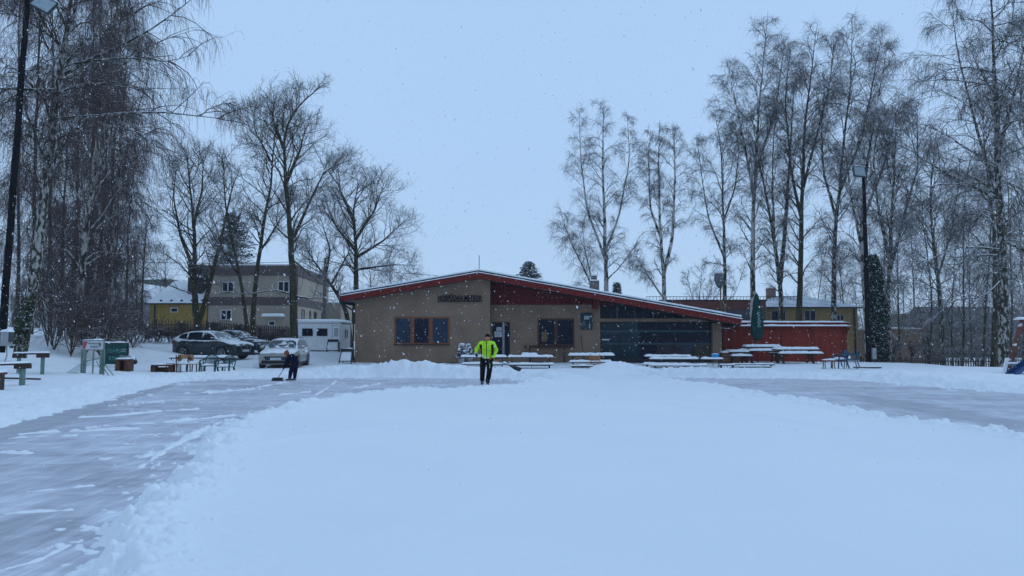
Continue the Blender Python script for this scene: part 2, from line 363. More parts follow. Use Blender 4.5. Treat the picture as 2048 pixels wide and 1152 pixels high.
def snow_height(x, y):
    n1 = fbm(x * .9, y * .9, 3, 3); n2 = fbm(x * 3.2, y * 3.2, 11, 4); n3 = fbm(x * 9, y * 9, 21, 3)
    dO = np.minimum(dist_line(x, y, oL), dist_line(x, y, oR)); dI = np.minimum(dist_line(x, y, iL), dist_line(x, y, iR))
    ins = inside(x, y, polyL) | inside(x, y, polyR)
    d = np.minimum(dO, dI); sd = np.where(ins, -d, d)
    sp = sd + (n2 - .5) * .55 + (n3 - .5) * .22 + (n1 - .5) * .25
    inner = (dI < dO)
    nl = vnoise(x * .45, y * .45, 77); bankh = .05 + .13 * sstep(.3, .75, nl) + .06 * sstep(-6, -2, x) + .11 * sstep(15, 19, x)
    for bx, by, bw, bh in ((P(820, 735, 30).x, 30.8, 2.3, .46), (P(1195, 735, 30).x, 30.8, 1.5, .5), (P(640, 735, 30).x, 30.5, 2.0, .16), (P(1910, 740, 27).x, 27.8, 2.2, .42), (P(2010, 740, 27).x, 27.5, 1.2, .3), (P(1420, 740, 30).x, 30.4, 2.5, .12), (P(1000, 735, 30).x, 30.8, 1.6, .16), (P(80, 790, 23).x, 24, 3, .15)):
        bankh = bankh + bh * np.exp(-((x - bx) / bw) ** 2) * np.exp(-((y - by) / 3.0) ** 2)
    prof = sstep(0, .9, sp) * (1 - .75 * sstep(1.0, 2.8, sp))
    zo = .05 * sstep(0, .25, sp) + bankh * prof * (.75 + .5 * n2) + (.07 * (n3 - .5) + .10 * (fbm(x * 1.7, y * 1.7, 44, 3) - .5)) * prof
    zi = .10 * sstep(0, .26, sp) + (.05 * (n2 - .35) + .035 * (n3 - .4)) * sstep(-.02, .3, sp) * (1 - sstep(.5, 1.7, sp))
    zi = zi + .055 * np.exp(-((sp - .38) / .28) ** 2) * (.3 + 1.2 * n2) * (y < 34)
    # faint wind and shovel marks inside the untouched field
    fld = inner & (~ins); rg = 0
    for pl in ([(1000, 806), (1180, 812), (1360, 818)], [(1130, 797), (1300, 812), (1500, 838), (1700, 872)], [(500, 905), (640, 880), (760, 868)]):
        rg = rg + .028 * np.exp(-(dist_line(x, y, gp(pl)) / .22) ** 2) * (.4 + 1.2 * n2)
    zi = zi + rg + .030 * (fbm(x * .7, y * .35, 13, 3) - .5) * sstep(.5, 2, sd) + .05 * clods(x, y, .9, 500, .10 + 0 * x, .22) * sstep(.5, 1.5, sd) * (y < 16)
    wi = sstep(-.7, .7, dO - dI); z = zi * wi + zo * (1 - wi)
    zc = -.03 + .0 * x
    lump = sstep(.62, .75, n3) * sstep(-1.3, -.1, sp) * sstep(.5, .62, fbm(x * 2, y * 2, 31, 2)) * .09
    zc = zc + lump
    crumb = sstep(.70, .80, fbm(x * 7, y * 7, 33, 2)) * sstep(.45, .62, fbm(x * .7, y * 1.4, 35, 3)) * .055
    zc = zc + crumb * np.where(x > 6, .35, .75); zc = np.where(y < 12, -.03 + (zc + .03) * (.45 + .55 * sstep(6, 12, y)), zc)
    clean = inside(x, y, STRIP); zc = np.where(clean, -.03, zc)
    for k, st in enumerate(STREAKS):
        pl = gp(st); near = (np.abs(x - pl[:, 0].mean()) < 9) & (np.abs(y - pl[:, 1].mean()) < 9)
        if not near.any(): continue
        dd = dist_line(x[near], y[near], pl); w = .015 + .075 * vnoise(x[near] * 2.5, y[near] * 2.5, 50 + k) ** 1.3
        zc[near] = np.maximum(zc[near], -.03 + (.046 + .055 * n3[near]) * (.6 + .4 * sstep(7, 14, y[near])) * np.exp(-(dd / w) ** 2) * (.25 + 1.4 * n2[near]))
    nb = (np.abs(sd) < 3) & (y < 36)
    xs, ys, ss, inn = x[nb], y[nb], sp[nb], inner[nb]
    jx = xs + .05 * (n2[nb] - .5); pr_ = np.where(ss > 0, .75 * (1 - sstep(.2, .75, ss)), .5 * sstep(-.55, .0, ss)) ; pr_ = np.where(inn, pr_, np.where(ss > 0, .8 * (1 - sstep(1.2, 2.8, ss)), .5 * sstep(-.35, 0, ss)))
    c1 = clods(jx, ys, .13, 400, pr_ * .8) ; c2 = clods(jx + 3.3, ys - 1.7, .26, 410, pr_ * .28); c3 = clods(jx, ys, .065, 420, pr_)
    cc = np.maximum(np.maximum(c1, c2 * .6), c3); cc = cc * (.35 + 1.1 * n3[nb])
    zc[nb] = np.maximum(zc[nb], -.03 + cc * .8 * (ss > -1)); z[nb] = z[nb] + cc * .75
    wgt = sstep(-.12, .06, sp)
    zz = zc * (1 - wgt) + np.maximum(z, .01) * wgt
    out = (~ins) & (~inner)
    bh = base_h(x, y) * sstep(.5, 4.0, dO)
    far = sstep(36, 42, y)
    zz = zz + np.where(out | (y > 34), bh, 0) + np.where(ins, 0, .03 * (n1 - .5) * sstep(1, 3, sd)) * np.where(out, 1, .35)
    # trampled snow on the terrace, tyre tracks in the yard
    terr = sstep(31.5, 33, y) * (1 - sstep(41.5, 43, y)) * sstep(-9, -5, x) * (1 - sstep(16, 20, x))
    zz = zz + terr * (.09 * (fbm(x * 1.6, y * 1.6, 61, 4) - .5))
    yard = sstep(32, 34, y) * (1 - sstep(50, 54, y)) * (1 - sstep(-11, -8.5, x)) * sstep(-22, -19, x)
    zz = zz + yard * (.05 * (fbm(x * 1.3, y * 1.3, 71, 4) - .5)) + np.where(y > 60, .6 * (fbm(x * .06, y * .06, 5, 3) - .5), 0) * sstep(60, 80, y)
    return zz
def H(x, y):
    return float(snow_height(np.array([float(x)]), np.array([float(y)]))[0])

def build_ground():
    rs = [.6, 1.2, 1.9, 2.6, 3.2]; r = 3.6
    while r < 62: rs.append(r); r *= 1.0046
    while r < 1500: rs.append(r); r *= 1.09
    a0, a1 = R(90 - 40), R(90 + 40)
    ang = list(np.linspace(a0, a1, 620)) + list(np.linspace(a1, a0 + 2 * math.pi, 60))[1:-1]
    rs = np.array(rs); ang = np.array(ang); nr, na = len(rs), len(ang)
    X = (rs[:, None] * np.cos(ang)[None]).ravel(); Y = (rs[:, None] * np.sin(ang)[None]).ravel()
    Z = snow_height(X, Y)
    V = np.stack([X, Y, Z], 1); V = np.vstack([V, [[0, 0, Z[:na].mean()]]])
    i = np.arange(nr - 1)[:, None]; j = np.arange(na)[None]; j2 = (j + 1) % na
    Q = np.stack([i * na + j, (i + 1) * na + j, (i + 1) * na + j2, i * na + j2], -1).reshape(-1, 4)
    c = len(V) - 1; T = np.stack([np.full(na, c), np.arange(na), (np.arange(na) + 1) % na, (np.arange(na) + 1) % na], 1)
    o = mesh_np('snow_ground', V, Q, M_SNOW); tag(o, kind='structure')
    # small cap below the camera
    mb = MB(); mb.v = [tuple(V[k]) for k in range(na)] + [tuple(V[c])]
    for k in range(na): mb.face([na, k, (k + 1) % na], 0, True)
    me = mb
    b = bmesh.new(); b.from_mesh(o.data); b.verts.ensure_lookup_table()
    cv = b.verts.new(tuple(V[c])) if False else b.verts[c]
    for k in range(na): b.faces.new([cv, b.verts[k], b.verts[(k + 1) % na]])
    b.to_mesh(o.data); b.free()
    return o
build_ground()
def build_ice():
    st = .14; xs = np.arange(-34, 36, st); ys = np.arange(2.5, 33.5, st); nx, ny = len(xs), len(ys)
    X, Y = np.meshgrid(xs, ys); X = X.ravel(); Y = Y.ravel()
    ins = inside(X, Y, polyL) | inside(X, Y, polyR)
    d = np.minimum(np.minimum(dist_line(X, Y, oL), dist_line(X, Y, oR)), np.minimum(dist_line(X, Y, iL), dist_line(X, Y, iR)))
    keep = ins | (d < .7)
    i = np.arange(ny - 1)[:, None] * nx + np.arange(nx - 1)[None]; i = i.ravel()
    Q = np.stack([i, i + 1, i + nx + 1, i + nx], 1); Q = Q[keep[Q].all(1)]
    used = np.unique(Q); mp = np.full(nx * ny, -1); mp[used] = np.arange(len(used))
    V = np.stack([X, Y, np.zeros_like(X)], 1)[used]; Q = mp[Q]
    o = mesh_np('ice_rink', V, Q, M_ICE); tag(o, kind='structure')
    x, y = V[:, 0], V[:, 1]
    strip = gp([(-900, 1090), (-200, 945), (0, 890), (60, 872), (160, 835), (260, 800), (350, 773)]); sp = np.vstack([oL[:7], strip[::-1]])
    clean = inside(x, y, sp)
    dust = .05 + .6 * fbm(x * .25, y * .9, 91, 4) + .35 * sstep(.52, .78, fbm(x * .7 + y * .3, y * 3.8, 95, 5)) + .28 * sstep(.5, .72, fbm(x * 4.2 + y * .8, y * .55, 99, 5)) * sstep(20, 12, y) + .3 * sstep(.55, .7, fbm(x * 3, y * 3, 97, 4))
    for k, pl in enumerate([[(1700, 790), (1850, 812), (2048, 850)], [(1720, 797), (1900, 830), (2100, 872)], [(-40, 1075), (60, 1035), (140, 1003)], [(0, 1110), (90, 1070), (140, 1040)], [(160, 975), (190, 955), (215, 940)], [(240, 972), (300, 940)], [(400, 790), (520, 772), (700, 762)], [(880, 776), (950, 774), (1030, 775)]]):
        dust = dust - .45 * np.exp(-(dist_line(x, y, gp(pl)) / (.3 if k < 2 else .16)) ** 2)
    dust = np.where(clean, .12 + .1 * fbm(x, y, 8, 3), dust)
    a = o.data.attributes.new('dust', 'FLOAT', 'POINT'); a.data.foreach_set('value', dust.astype(np.float32))
    # extra dark-green algae tint is carried by low dust
build_ice()
# ---------------------------------------------------------------- shared materials
STUC = mk('brown_stucco', (.232, .160, .112), .95, .17, .8, bump=.5, bscale=60)
REDW = mk('red_boards', (.14, .014, .012), .75, .18, 5, bump=.2, stretch=(1, 1, 6))
REDD = mk('dark_red_boards', (.11, .009, .012), .75, .2, 5)
RWALL = mk('red_brown_wall', (.21, .030, .018), .8, .22, 1.5, stretch=(3, 1, .6))
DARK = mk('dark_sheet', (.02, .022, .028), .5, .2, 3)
BLACK = mk('black_metal', (.018, .018, .02), .45, .2, 5)
BLACKS = mk('black_metal_snowy', (.018, .018, .02), .5, .2, 5, snow=.55)
ORNG = mk('brown_window_wood', (.18, .065, .03), .5, .2, 8, stretch=(1, 1, 4))
DWOOD = mk('dark_window_wood', (.075, .03, .02), .5, .2, 8)
GLASS = mk('dark_glass', (.007, .010, .026), .15, .3, 1.2, spec=.10)
GLASSB = mk('blue_glass', (.009, .022, .045), .12, .7, 1.6, spec=.15, rgb2=(.02, .045, .08))
GLASST = mk('teal_glass', (.006, .016, .026), .12, .5, .9, spec=.15, rgb2=(.014, .04, .055))
TEAL = mk('teal_bar', (.022, .055, .075), .4, .15, 3)
WOOD = mk('weathered_wood', (.16, .09, .055), .8, .25, 10, stretch=(.4, 3, 3))
DKWOOD = mk('dark_wet_wood', (.05, .03, .025), .7, .25, 10, stretch=(.4, 3, 3))
WOODB = mk('brown_crate_wood', (.085, .04, .027), .75, .3, 7)
BIRCHP = mk('pale_plywood', (.42, .24, .12), .6, .15, 8)
PGREEN = mk('green_plastic', (.012, .06, .058), .4, .15, 4)
PBLUE = mk('blue_plastic', (.015, .07, .13), .4, .15, 4)
PAPER = mk('paper', (.6, .6, .62), .8, .05, 5)
PBOX = mk('grey_painted_metal', (.30, .31, .32), .5, .1, 5)
GPOST = mk('green_painted_post', (.14, .20, .18), .6, .2, 8)
ZINC = mk('zinc', (.25, .26, .28), .35, .15, 6, metal=.5)
PW = lambda px, D: P(px, 600, D).x
PZ = lambda py, D: P(1024, py, D).z

def interp(px, pts):
    for (x0, y0), (x1, y1) in zip(pts[:-1], pts[1:]):
        if px <= x1: return y0 + (y1 - y0) * (px - x0) / (x1 - x0)
    return pts[-1][1]

def window(parent, x0, x1, z0, z1, y, fm, pm, mull=(), bars=(), fw=.07, sill=True, name='window', mw=None, label=None, depth=.05):
    """frame (part) with one pane object per light (sub-parts)"""
    f = MB(); f.box(x0, x1, y - depth, y, z0, z0 + fw); f.box(x0, x1, y - depth, y, z1 - fw, z1)
    f.box(x0, x0 + fw, y - depth, y, z0 + fw, z1 - fw); f.box(x1 - fw, x1, y - depth, y, z0 + fw, z1 - fw)
    xs = [x0 + fw]
    w = mw or fw
    for m in mull:
        cx = x0 + (x1 - x0) * m; f.box(cx - w / 2, cx + w / 2, y - depth, y, z0 + fw, z1 - fw); xs += [cx - w / 2, cx + w / 2]
    xs.append(x1 - fw)
    for b in bars:
        cz = z0 + (z1 - z0) * b; f.box(x0 + fw, x1 - fw, y - depth + .004, y, cz - .02, cz + .02)
    o = f.build(name, fm, parent)
    if label: o['label'] = label
    pms = pm if isinstance(pm, list) else [pm] * 20
    for i in range(0, len(xs), 2):
        MB().box(xs[i] + .001, xs[i + 1] - .001, y - .02, y - .002, z0 + fw + .001, z1 - fw - .001).build('pane', pms[i // 2], o)
    if sill: MB().box(x0 - .05, x1 + .05, y - .12, y + .0, z0 - .045, z0 - .004).build('sill', DARK, o)
    return o

# ---------------------------------------------------------------- the inn
def inn():
    root = empty('inn_building', (0, 42, 0), 0, 'low brown rendered inn with wide shallow red gable roof and dark glazed veranda', 'building')
    off = Vector((0, -42, 0))
    def fin(mb, n, m, par=root, **k):
        mb.v = [(x, y - (42 if par is root else 0), z) for x, y, z in mb.v]; return mb.build(n, m, par, **k)
    YR = 41.2; RL = [(681, 592), (957, 545), (1483, 638)]
    pr = [P(a, b, YR) for a, b in RL]; pr = [(p.x, p.z) for p in pr]
    def rz(x):
        if x <= pr[1][0]: return pr[0][1] + (pr[1][1] - pr[0][1]) * (x - pr[0][0]) / (pr[1][0] - pr[0][0])
        return pr[1][1] + (pr[2][1] - pr[1][1]) * (x - pr[1][0]) / (pr[2][0] - pr[1][0])
    def band(mb, lo, hi, y0, y1, xa=None, xb=None, mi=0, n=1):
        xa = pr[0][0] if xa is None else xa; xb = pr[2][0] if xb is None else xb
        a = [xa] + ([pr[1][0]] if xa < pr[1][0] < xb else []) + [xb]
        mb.prism([(x, rz(x) + lo) for x in a] + [(x, rz(x) + hi) for x in reversed(a)], y0, y1, mi); return mb
    roof = MB(); band(roof, -.30, -.004, YR + .06, 57, mi=0); band(roof, .0, .13, YR + .10, 56.9, pr[0][0] + .02, pr[2][0] - .02, mi=0)
    ro = fin(roof, 'roof', [DARK])
    # fascia with the lower left return
    fa = MB(); band(fa, -.33, 0, YR, YR + .055); fo = fin(fa, 'fascia', [REDW])
    # snow lying on the roof: undulating top edge
    sm = MB(); n = 150; xs = np.linspace(pr[0][0] - .03, pr[2][0] + .05, n)
    for (ya, yb, lo, hi, sd) in ((YR - .03, YR + .12, .002, .05, 1), (YR + .13, 56.8, .132, .21, 2)):
        b = len(sm.v)
        for x in xs:
            t = hi + .022 * mnoise.noise(Vector((x * 1.1, sd, 0))) + .015 * mnoise.noise(Vector((x * 4, sd, 3))) + (.015 if sd == 2 else 0)
            zb = rz(x)
            for yy, zz in ((ya, lo), (ya - .01, lo + (t - lo) * .6), (ya + .03, t), ((ya + yb) / 2, t + .0), (yb, t), (yb, lo)): sm.v.append((x, yy, zb + zz))
        for i in range(n - 1):
            for j in range(5):
                a = b + i * 6 + j; sm.face([a + 1, a, a + 6, a + 7], 0, True)
        sm.face([b + j for j in range(6)]); sm.face([b + (n - 1) * 6 + j for j in reversed(range(6))])
    fin(sm, 'roof_snow', M_SNOW)
    # walls
    xl, xr = PW(711, 42), PW(980, 42)
    w = MB(); top = [(x, rz(x) - .302) for x in (xr, pr[1][0], xl)]
    w.prism([(xl, -.3), (xr, -.3)] + top, 42, 56.5)
    xr2 = PW(1200, 43.3); zmid = PZ(609.5, 43.3)
    w.box(xr, xr2, 43.3, 56.4, -.3, zmid)
    w.box(xr2, PW(1424, 43.3), 43.24, 43.5, PZ(643.5, 43.3), PZ(637, 43.3))       # lintel beam
    xc0, xc1 = PW(1423, 43.1), PW(1441, 43.1); w.box(xc0, xc1, 43.0, 43.55, -.3, rz(xc1) - .302)
    w.box(xc1 - .25, xc1, 43.55, 56.3, -.3, rz(xc1) - .35)
    fin(w, 'wall', STUC)
    pl = MB(); pl.box(xl - .02, xr + .02, 41.97, 42, -.3, .14); fin(pl, 'plinth', DARK)
    # dark red gable infill above the recessed wall
    g = MB(); a = [xr + .005, PW(1190, 43.3)]
    g.prism([(a[0], zmid + .003), (a[1], zmid + .003), (a[1], rz(a[1]) - .304), (a[0], rz(a[0]) - .304)], 43.2, 43.4)
    k = a[0]
    while k < a[1] - .1: k += .22; g.box(k - .006, k + .006, 43.19, 43.2, zmid + .01, rz(k) - .31)
    fin(g, 'gable_boards', REDD)
    g = MB(); a = [PW(1198.5, 43.3), PW(1400, 43.3)]; zb = PZ(611, 43.3)
    def zz(x): return min(max(rz(x) - .304, zb), 9)
    x1 = a[0]
    while rz(x1) - .304 > zb + .02: x1 += .05
    g.prism([(a[0], zb), (x1, zb), (a[0], rz(a[0]) - .304)], 43.25, 43.35); fin(g, 'veranda_gable', REDD)
    b = MB(); b.box(PW(1187, 42.4), PW(1196, 42.4), 42.3, 43.18, PZ(617, 42.4), rz(PW(1192, 42.4)) - .302); fin(b, 'beam_end', REDW)
    # window left, three lights
    x0, x1 = PW(790, 42), PW(899, 42); z0, z1 = PZ(688.5, 42), PZ(634, 42)
    def win(*a, **k):
        o = window(root, *a, **k)
        for q in [o] + list(o.children): q.data.transform(Matrix.Translation((0, -42, 0)))
        return o
    win(x0, x1, z0, z1, 42, ORNG, [GLASSB, GLASS, GLASSB], mull=(.325, .66), mw=.22, fw=.085, label='triple window with orange brown frames and dim blue panes')
    o = win(PW(1075, 43.3), PW(1148, 43.3), PZ(691, 43.3), PZ(637, 43.3), 43.3, DWOOD, [GLASS, GLASS], mull=(.5,), mw=.2, fw=.09, label='double window with dark brown frames left of the menu board')
    cb = MB(); cb.box(PW(1083, 43.3), PW(1094, 43.3), 1.255, 1.275, PZ(683, 43.3), PZ(664, 43.3)); cb.build('notice', mk('tan_card', (.16, .10, .06)), o)
    # door with two notices and a long steel pull bar
    dx0, dx1 = PW(985, 43.3), PW(1020, 43.3); dz0, dz1 = PZ(716, 43.3), PZ(644, 43.3)
    d = MB(); d.box(dx0, dx1, 43.26, 43.298, dz0, dz1); do = d.build('door', DWOOD, root); do.data.transform(Matrix.Translation((0, -42, 0)))
    def sub(n, m, *bx):
        q = MB(); q.box(*bx); r = q.build(n, m, do); r.data.transform(Matrix.Translation((0, -42, 0))); return r
    sub('pane', GLASS, dx0 + .07, PW(1004, 43.3), 43.245, 43.258, dz0 + .1, dz1 - .08)
    sub('pane', GLASS, PW(1009.5, 43.3), dx1 - .06, 43.245, 43.258, dz0 + .1, dz1 - .08)
    sub('handle', ZINC, PW(1005, 43.3), PW(1009, 43.3), 43.19, 43.235, dz0 + .05, dz1 - .03)
    hb = mk('paper_print', (.25, .28, .4), .8, .3, 40)
    for (a, b_, c, e_) in ((993, 1003.5, 654.5, 661.5), (989, 1003.5, 663, 674)):
        q = sub('notice', PAPER, PW(a, 43.3), PW(b_, 43.3), 43.235, 43.243, PZ(e_, 43.3), PZ(c, 43.3))
        t = MB(); zt = PZ(c, 43.3) - .06; xm0, xm1 = PW(a, 43.3) + .04, PW(b_, 43.3) - .04
        for r_ in range(3 if c < 660 else 5): t.box(xm0, xm1 - .05 * (r_ % 2), 1.231, 1.234, zt - .02, zt); zt -= .045
        t.build('print_lines', hb, do)
    # menu board with bottle
    mx0, mx1 = PW(1161, 43.3), PW(1184, 43.3); mz0, mz1 = PZ(659, 43.3), PZ(625.5, 43.3)
    bo = MB(); bo.box(mx0, mx1, 43.22, 43.298, mz0, mz1); bm = bo.build('menu_board', mk('night_blue', (.012, .03, .045), .4), root); bm.data.transform(Matrix.Translation((0, -42, 0)))
    t = MB(); t.box(PW(1167.5, 43.3), PW(1178.5, 43.3), 1.205, 1.218, PZ(639, 43.3), PZ(631.5, 43.3)); t.build('pale_rectangle', mk('pale_panel', (.28, .36, .38)), bm)  # plain pale rectangle on the menu board
    t = MB()
    for k_, wd in enumerate((.2, .26, .18, .22, .45)): t.box(mx0 + .06, mx0 + .06 + wd, 1.21, 1.218, PZ(642.5 + k_ * 2.1, 43.3), PZ(641.9 + k_ * 2.1, 43.3))
    t.build('chalk_lines', mk('chalk', (.2, .24, .26)), bm)
    t = MB(); bx, bz = PW(1178.5, 43.3), PZ(657, 43.3)
    t.tube([(bx, 1.2, bz), (bx, 1.2, bz + .2), (bx, 1.2, bz + .27), (bx, 1.2, bz + .4)], [.055, .055, .022, .02], 10); t.build('bottle', mk('pale_green_glass', (.25, .36, .33), .2), bm)
    # veranda glazing
    gx0, gx1 = PW(1200.5, 43.3), PW(1423, 43.3); gz0, gz1 = PZ(718, 43.3), PZ(643.8, 43.3)
    gl = empty('veranda_glazing', (0, 0, 0)); gl.parent = root
    cols = np.linspace(gx0 + .06, gx1, 7); rows = [gz0, PZ(687, 43.3), PZ(662, 43.3), gz1]
    rnd = random.Random(4)
    tg = [GLASST, GLASS, GLASST, GLASS, GLASS, GLASS]
    for i in range(6):
        for j in range(3):
            m = GLASST if (i < 2) else (GLASS if j else [GLASS, mk('dim_plum_glass', (.03, .018, .028), .1, .5, 2), mk('dim_blue_glass', (.02, .03, .05), .1, .5, 2), mk('dim_brown_glass', (.04, .03, .02), .1, .5, 2)][i - 2])
            MB().box(cols[i] + .025, cols[i + 1] - .025, 1.34, 1.36, rows[j] + .02, rows[j + 1] - .02).build('pane', m, gl)
    f = MB()
    for i in range(7): f.box(cols[i] - .024, cols[i] + .024, 1.30, 1.365, gz0, gz1)
    f.build('mullions', DARK, gl)
    f = MB()
    for z in rows[1:3]: f.box(cols[0], cols[-1], 1.285, 1.298, z - .07, z + .05)
    f.build('glazing_bars', TEAL, gl)
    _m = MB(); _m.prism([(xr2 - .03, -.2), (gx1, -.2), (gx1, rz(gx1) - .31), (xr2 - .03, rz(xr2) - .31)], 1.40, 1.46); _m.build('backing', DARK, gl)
    MB().box(gx0 + 2.8, gx1 + .1, 1.2, 1.28, PZ(712.5, 43.3) - .0, PZ(710.5, 43.3)).build('rail', WOOD, gl)
    # upper lights under the slope
    ug = MB(); z0 = PZ(636.8, 43.3); cs = [gx0 + .02, PW(1234, 43.3), PW(1269.5, 43.3), PW(1306.5, 43.3)]
    xe = cs[-1]
    while rz(xe) - .304 > z0 + .03: xe += .03
    cs.append(xe)
    for i in range(4):
        a_, b_ = cs[i] + .03, cs[i + 1] - .03; m_ = MB()
        za, zb_ = min(rz(a_) - .306, zb - .004), min(rz(b_) - .306, zb - .004)
        brk = [(a_, za)]
        if za >= zb - .005 and zb_ < zb - .005:
            xk = a_
            while rz(xk) - .306 > zb - .004: xk += .02
            brk = [(xk, zb - .004), (a_, za)]
        pts = [(a_, z0)] + [(b_, z0)] + ([(b_, zb_)] if zb_ > z0 + .01 else []) + brk
        m_.prism(pts, 1.34, 1.36); m_.build('pane', GLASS, gl)
    for c_ in cs[1:4]: MB().box(c_ - .025, c_ + .025, 1.29, 1.335, z0, min(rz(c_) - .306, zb - .002)).build('mullion', mk('grey_mullion', (.10, .12, .15), .5), gl)
    s_ = MB(); s_.box(cs[0], cs[0] + .5, 1.33, 1.335, PZ(680.5, 43.3), PZ(678, 43.3)); s_.build('label_strip', PAPER, gl)
    # soffit joist line, gutters, downpipes
    q = MB(); xg = pr[0][0] + .02; zg = pr[0][1] - .34
    q.tube([(xg, -.9, zg), (xg, 14.8, zg - .05)], .075, 8); q.tube([(xg, -.5, zg - .03), (xg + .25, -.45, zg - .22), (xl - .08, -.2, zg - .45), (xl - .07, -.12, zg - .7), (xl - .07, -.12, 0)], .045, 8)
    q.build('gutter', DARK, root)
    q = MB(); xg = pr[2][0] - .1; zg = pr[2][1] - .32
    q.tube([(xg, -.8, zg), (xg, 14.6, zg - .03)], .075, 8); q.tube([(xg, .9, zg - .05), (xg - .4, .95, zg - .22), (xc1 + .1, 1.1, zg - .3), (xc1 + .07, 1.1, 0)], .045, 8)
    q.build('gutter', DARK, root)
    s_ = MB(); s_.slab(xc1 + .1, xg - .05, .9, 1.05, zg - .2, .07, seed=3); s_.build('gutter_snow', M_SNOW, root)
    # roof furniture
    ax = pr[1][0]; q = MB(); q.tube([(ax, 0, pr[1][1]), (ax, 0, pr[1][1] + 1.05)], .018, 6); q.tube([(ax, 0, pr[1][1] + .1), (ax, 0, pr[1][1] + .26)], .07, 8); q.build('lightning_rod', BLACK, root)
    c = P(1189, 573, 47); q = MB(); zz0 = rz(c.x); q.box(c.x - .28, c.x + .28, 4.8, 5.36, zz0, PZ(562, 47)); q.tube([(c.x, 5.1, PZ(562, 47)), (c.x, 5.1, PZ(551, 47))], .17, 10)
    co = q.build('chimney', mk('chimney_brick', (.14, .12, .11), .8, .4, 12), root)
    q = MB(); q.slab(c.x - .3, c.x + .3, 4.78, 5.38, PZ(562, 47) + .002, .08, seed=5); q.ell((c.x, 5.1, PZ(550, 47)), (.26, .26, .07)); q.build('chimney_snow', M_SNOW, co)
    # lettering
    lx0, lx1 = PW(876, 41.9), PW(963.5, 41.9); lz0, lz1 = PZ(601.2, 41.9), PZ(591, 41.9)
    sg = empty('roof_sign', (0, 0, 0)); sg.parent = root
    LET = mk('dark_letters', (.005, .006, .015), .8, spec=.05)
    t = text_mesh('lettering', 'HOSP\u016eDKA METEOR', .40, LET, sg, Matrix.Identity(4), .03, bold=.007)
    xsv = [v.co.x for v in t.data.vertices]; w_ = max(xsv) - min(xsv); t.data.transform(Matrix.Diagonal(((lx1 - lx0) / w_, 1.05, 1, 1)))
    t.data.transform(Matrix.Translation((lx0, -.12, lz0)) @ FRONT)
    MB().box(lx0 - .03, lx1 + .03, -.15, -.105, lz0 - .06, lz0 - .02).build('rail', LET, sg)
    sg.name = 'sign_lettering'
inn()

def simple_house(name, label, fx0, fx1, D, z0, ztop, depth, wallm, cat='house', skew=0):
    pass

# grey two-storey block
def grey_block():
    r = empty('apartment_house', (P(500, 600, 68).x, 68, 0), 0, 'grey two storey house with dark bands and flat roof behind the parked cars', 'house')
    ox = r.location.x
    wl = mk('pale_grey_render', (.33, .275, .215), .9, .08, 1.2); bd = mk('umber_band', (.10, .075, .07), .8, .12, 2)
    A = (P(417, 600, 68).x - ox, 0); B = (P(592, 600, 68).x - ox, 0); C = (P(657, 600, 84).x - ox, 16); D_ = (A[0] - 1, 16)
    def ring(z0, z1, off):
        m = MB(); c = [A, B, C, D_]; cx = sum(p[0] for p in c) / 4; cy = 8.5
        q = [(p[0] + (off if p[0] > cx else -off), p[1] + (off if p[1] > cy else -off)) for p in c]
        m.v = [(x, y, z0) for x, y in q] + [(x, y, z1) for x, y in q]
        m.face([3, 2, 1, 0]); m.face([4, 5, 6, 7])
        for i in range(4): j = (i + 1) % 4; m.face([i, j, 4 + j, 4 + i])
        return m
    ring(0, PZ(535, 68), 0).build('wall', wl, r)
    ring(PZ(611, 68), PZ(594, 68), .03).build('middle_band', bd, r)
    ring(PZ(551, 68), PZ(531, 68), .12).build('parapet', bd, r)
    ring(PZ(531, 68) + .003, PZ(531, 68) + .12, .05).build('roof_snow', M_SNOW, r)
    wf = mk('white_window_frame', (.5, .5, .5), .6, .05)
    for (a, b, c, d) in ((443, 468, 563, 585), (555, 579, 562, 585), (442, 465, 619, 641), (490, 497, 618, 627), (538, 552, 641, 652)):
        window(r, PW(a, 68) - ox, PW(b, 68) - ox, PZ(d, 68), PZ(c, 68), -.005, wf, GLASS, mull=(.5,) if b - a > 15 else (), fw=.1, sill=b - a > 15)
    # windows on the receding flank
    dx, dy = C[0] - B[0], C[1] - B[1]; Ln = math.hypot(dx, dy); ang = math.atan2(dy, dx)
    M = Matrix.Translation((B[0], B[1], 0)) @ Matrix.Rotation(ang, 4, 'Z')
    for s0, s1, z0, z1 in ((2.4, 3.6, 1.5, 4.2), (5.8, 6.5, 3.2, 4.2), (8, 9.3, 1.5, 4.2), (12, 13.2, 1.5, 4.2)):
        o = window(r, s0, s1, z0, z1, -.005, bd, GLASS, fw=.1, sill=False)
        for q in [o] + list(o.children): q.data.transform(M)
    q = MB(); q.box(PW(525, 67) - ox, PW(566, 67) - ox, -1.3, -.01, PZ(634, 68), PZ(632.5, 68)); cp = q.build('door_canopy', wf, r)
    q = MB(); q.slab(PW(526, 67) - ox, PW(565, 67) - ox, -1.28, -.03, PZ(632.5, 68), .22, seed=2); q.build('canopy_snow', M_SNOW, cp)
    q = MB(); q.tube([(B[0] + .1, -.1, 0), (B[0] + .1, -.1, PZ(551, 68))], .07, 6); q.build('downpipe', DARK, r)
    # annex
    a = empty('annex_building', (P(668, 600, 82).x, 82, 0), 0, 'low grey annex with snowy flat roof just right of the grey house', 'house')
    w = P(682, 600, 82).x - P(668, 600, 82).x
    MB().box(-w * 1.1, w, 0, 8, 0, PZ(606, 82)).build('wall', wl, a); q = MB(); q.slab(-w * 1.1, w, 0, 8, PZ(606, 82) + .002, .18, seed=4, sub=.4); q.build('roof_snow', M_SNOW, a)
grey_block()

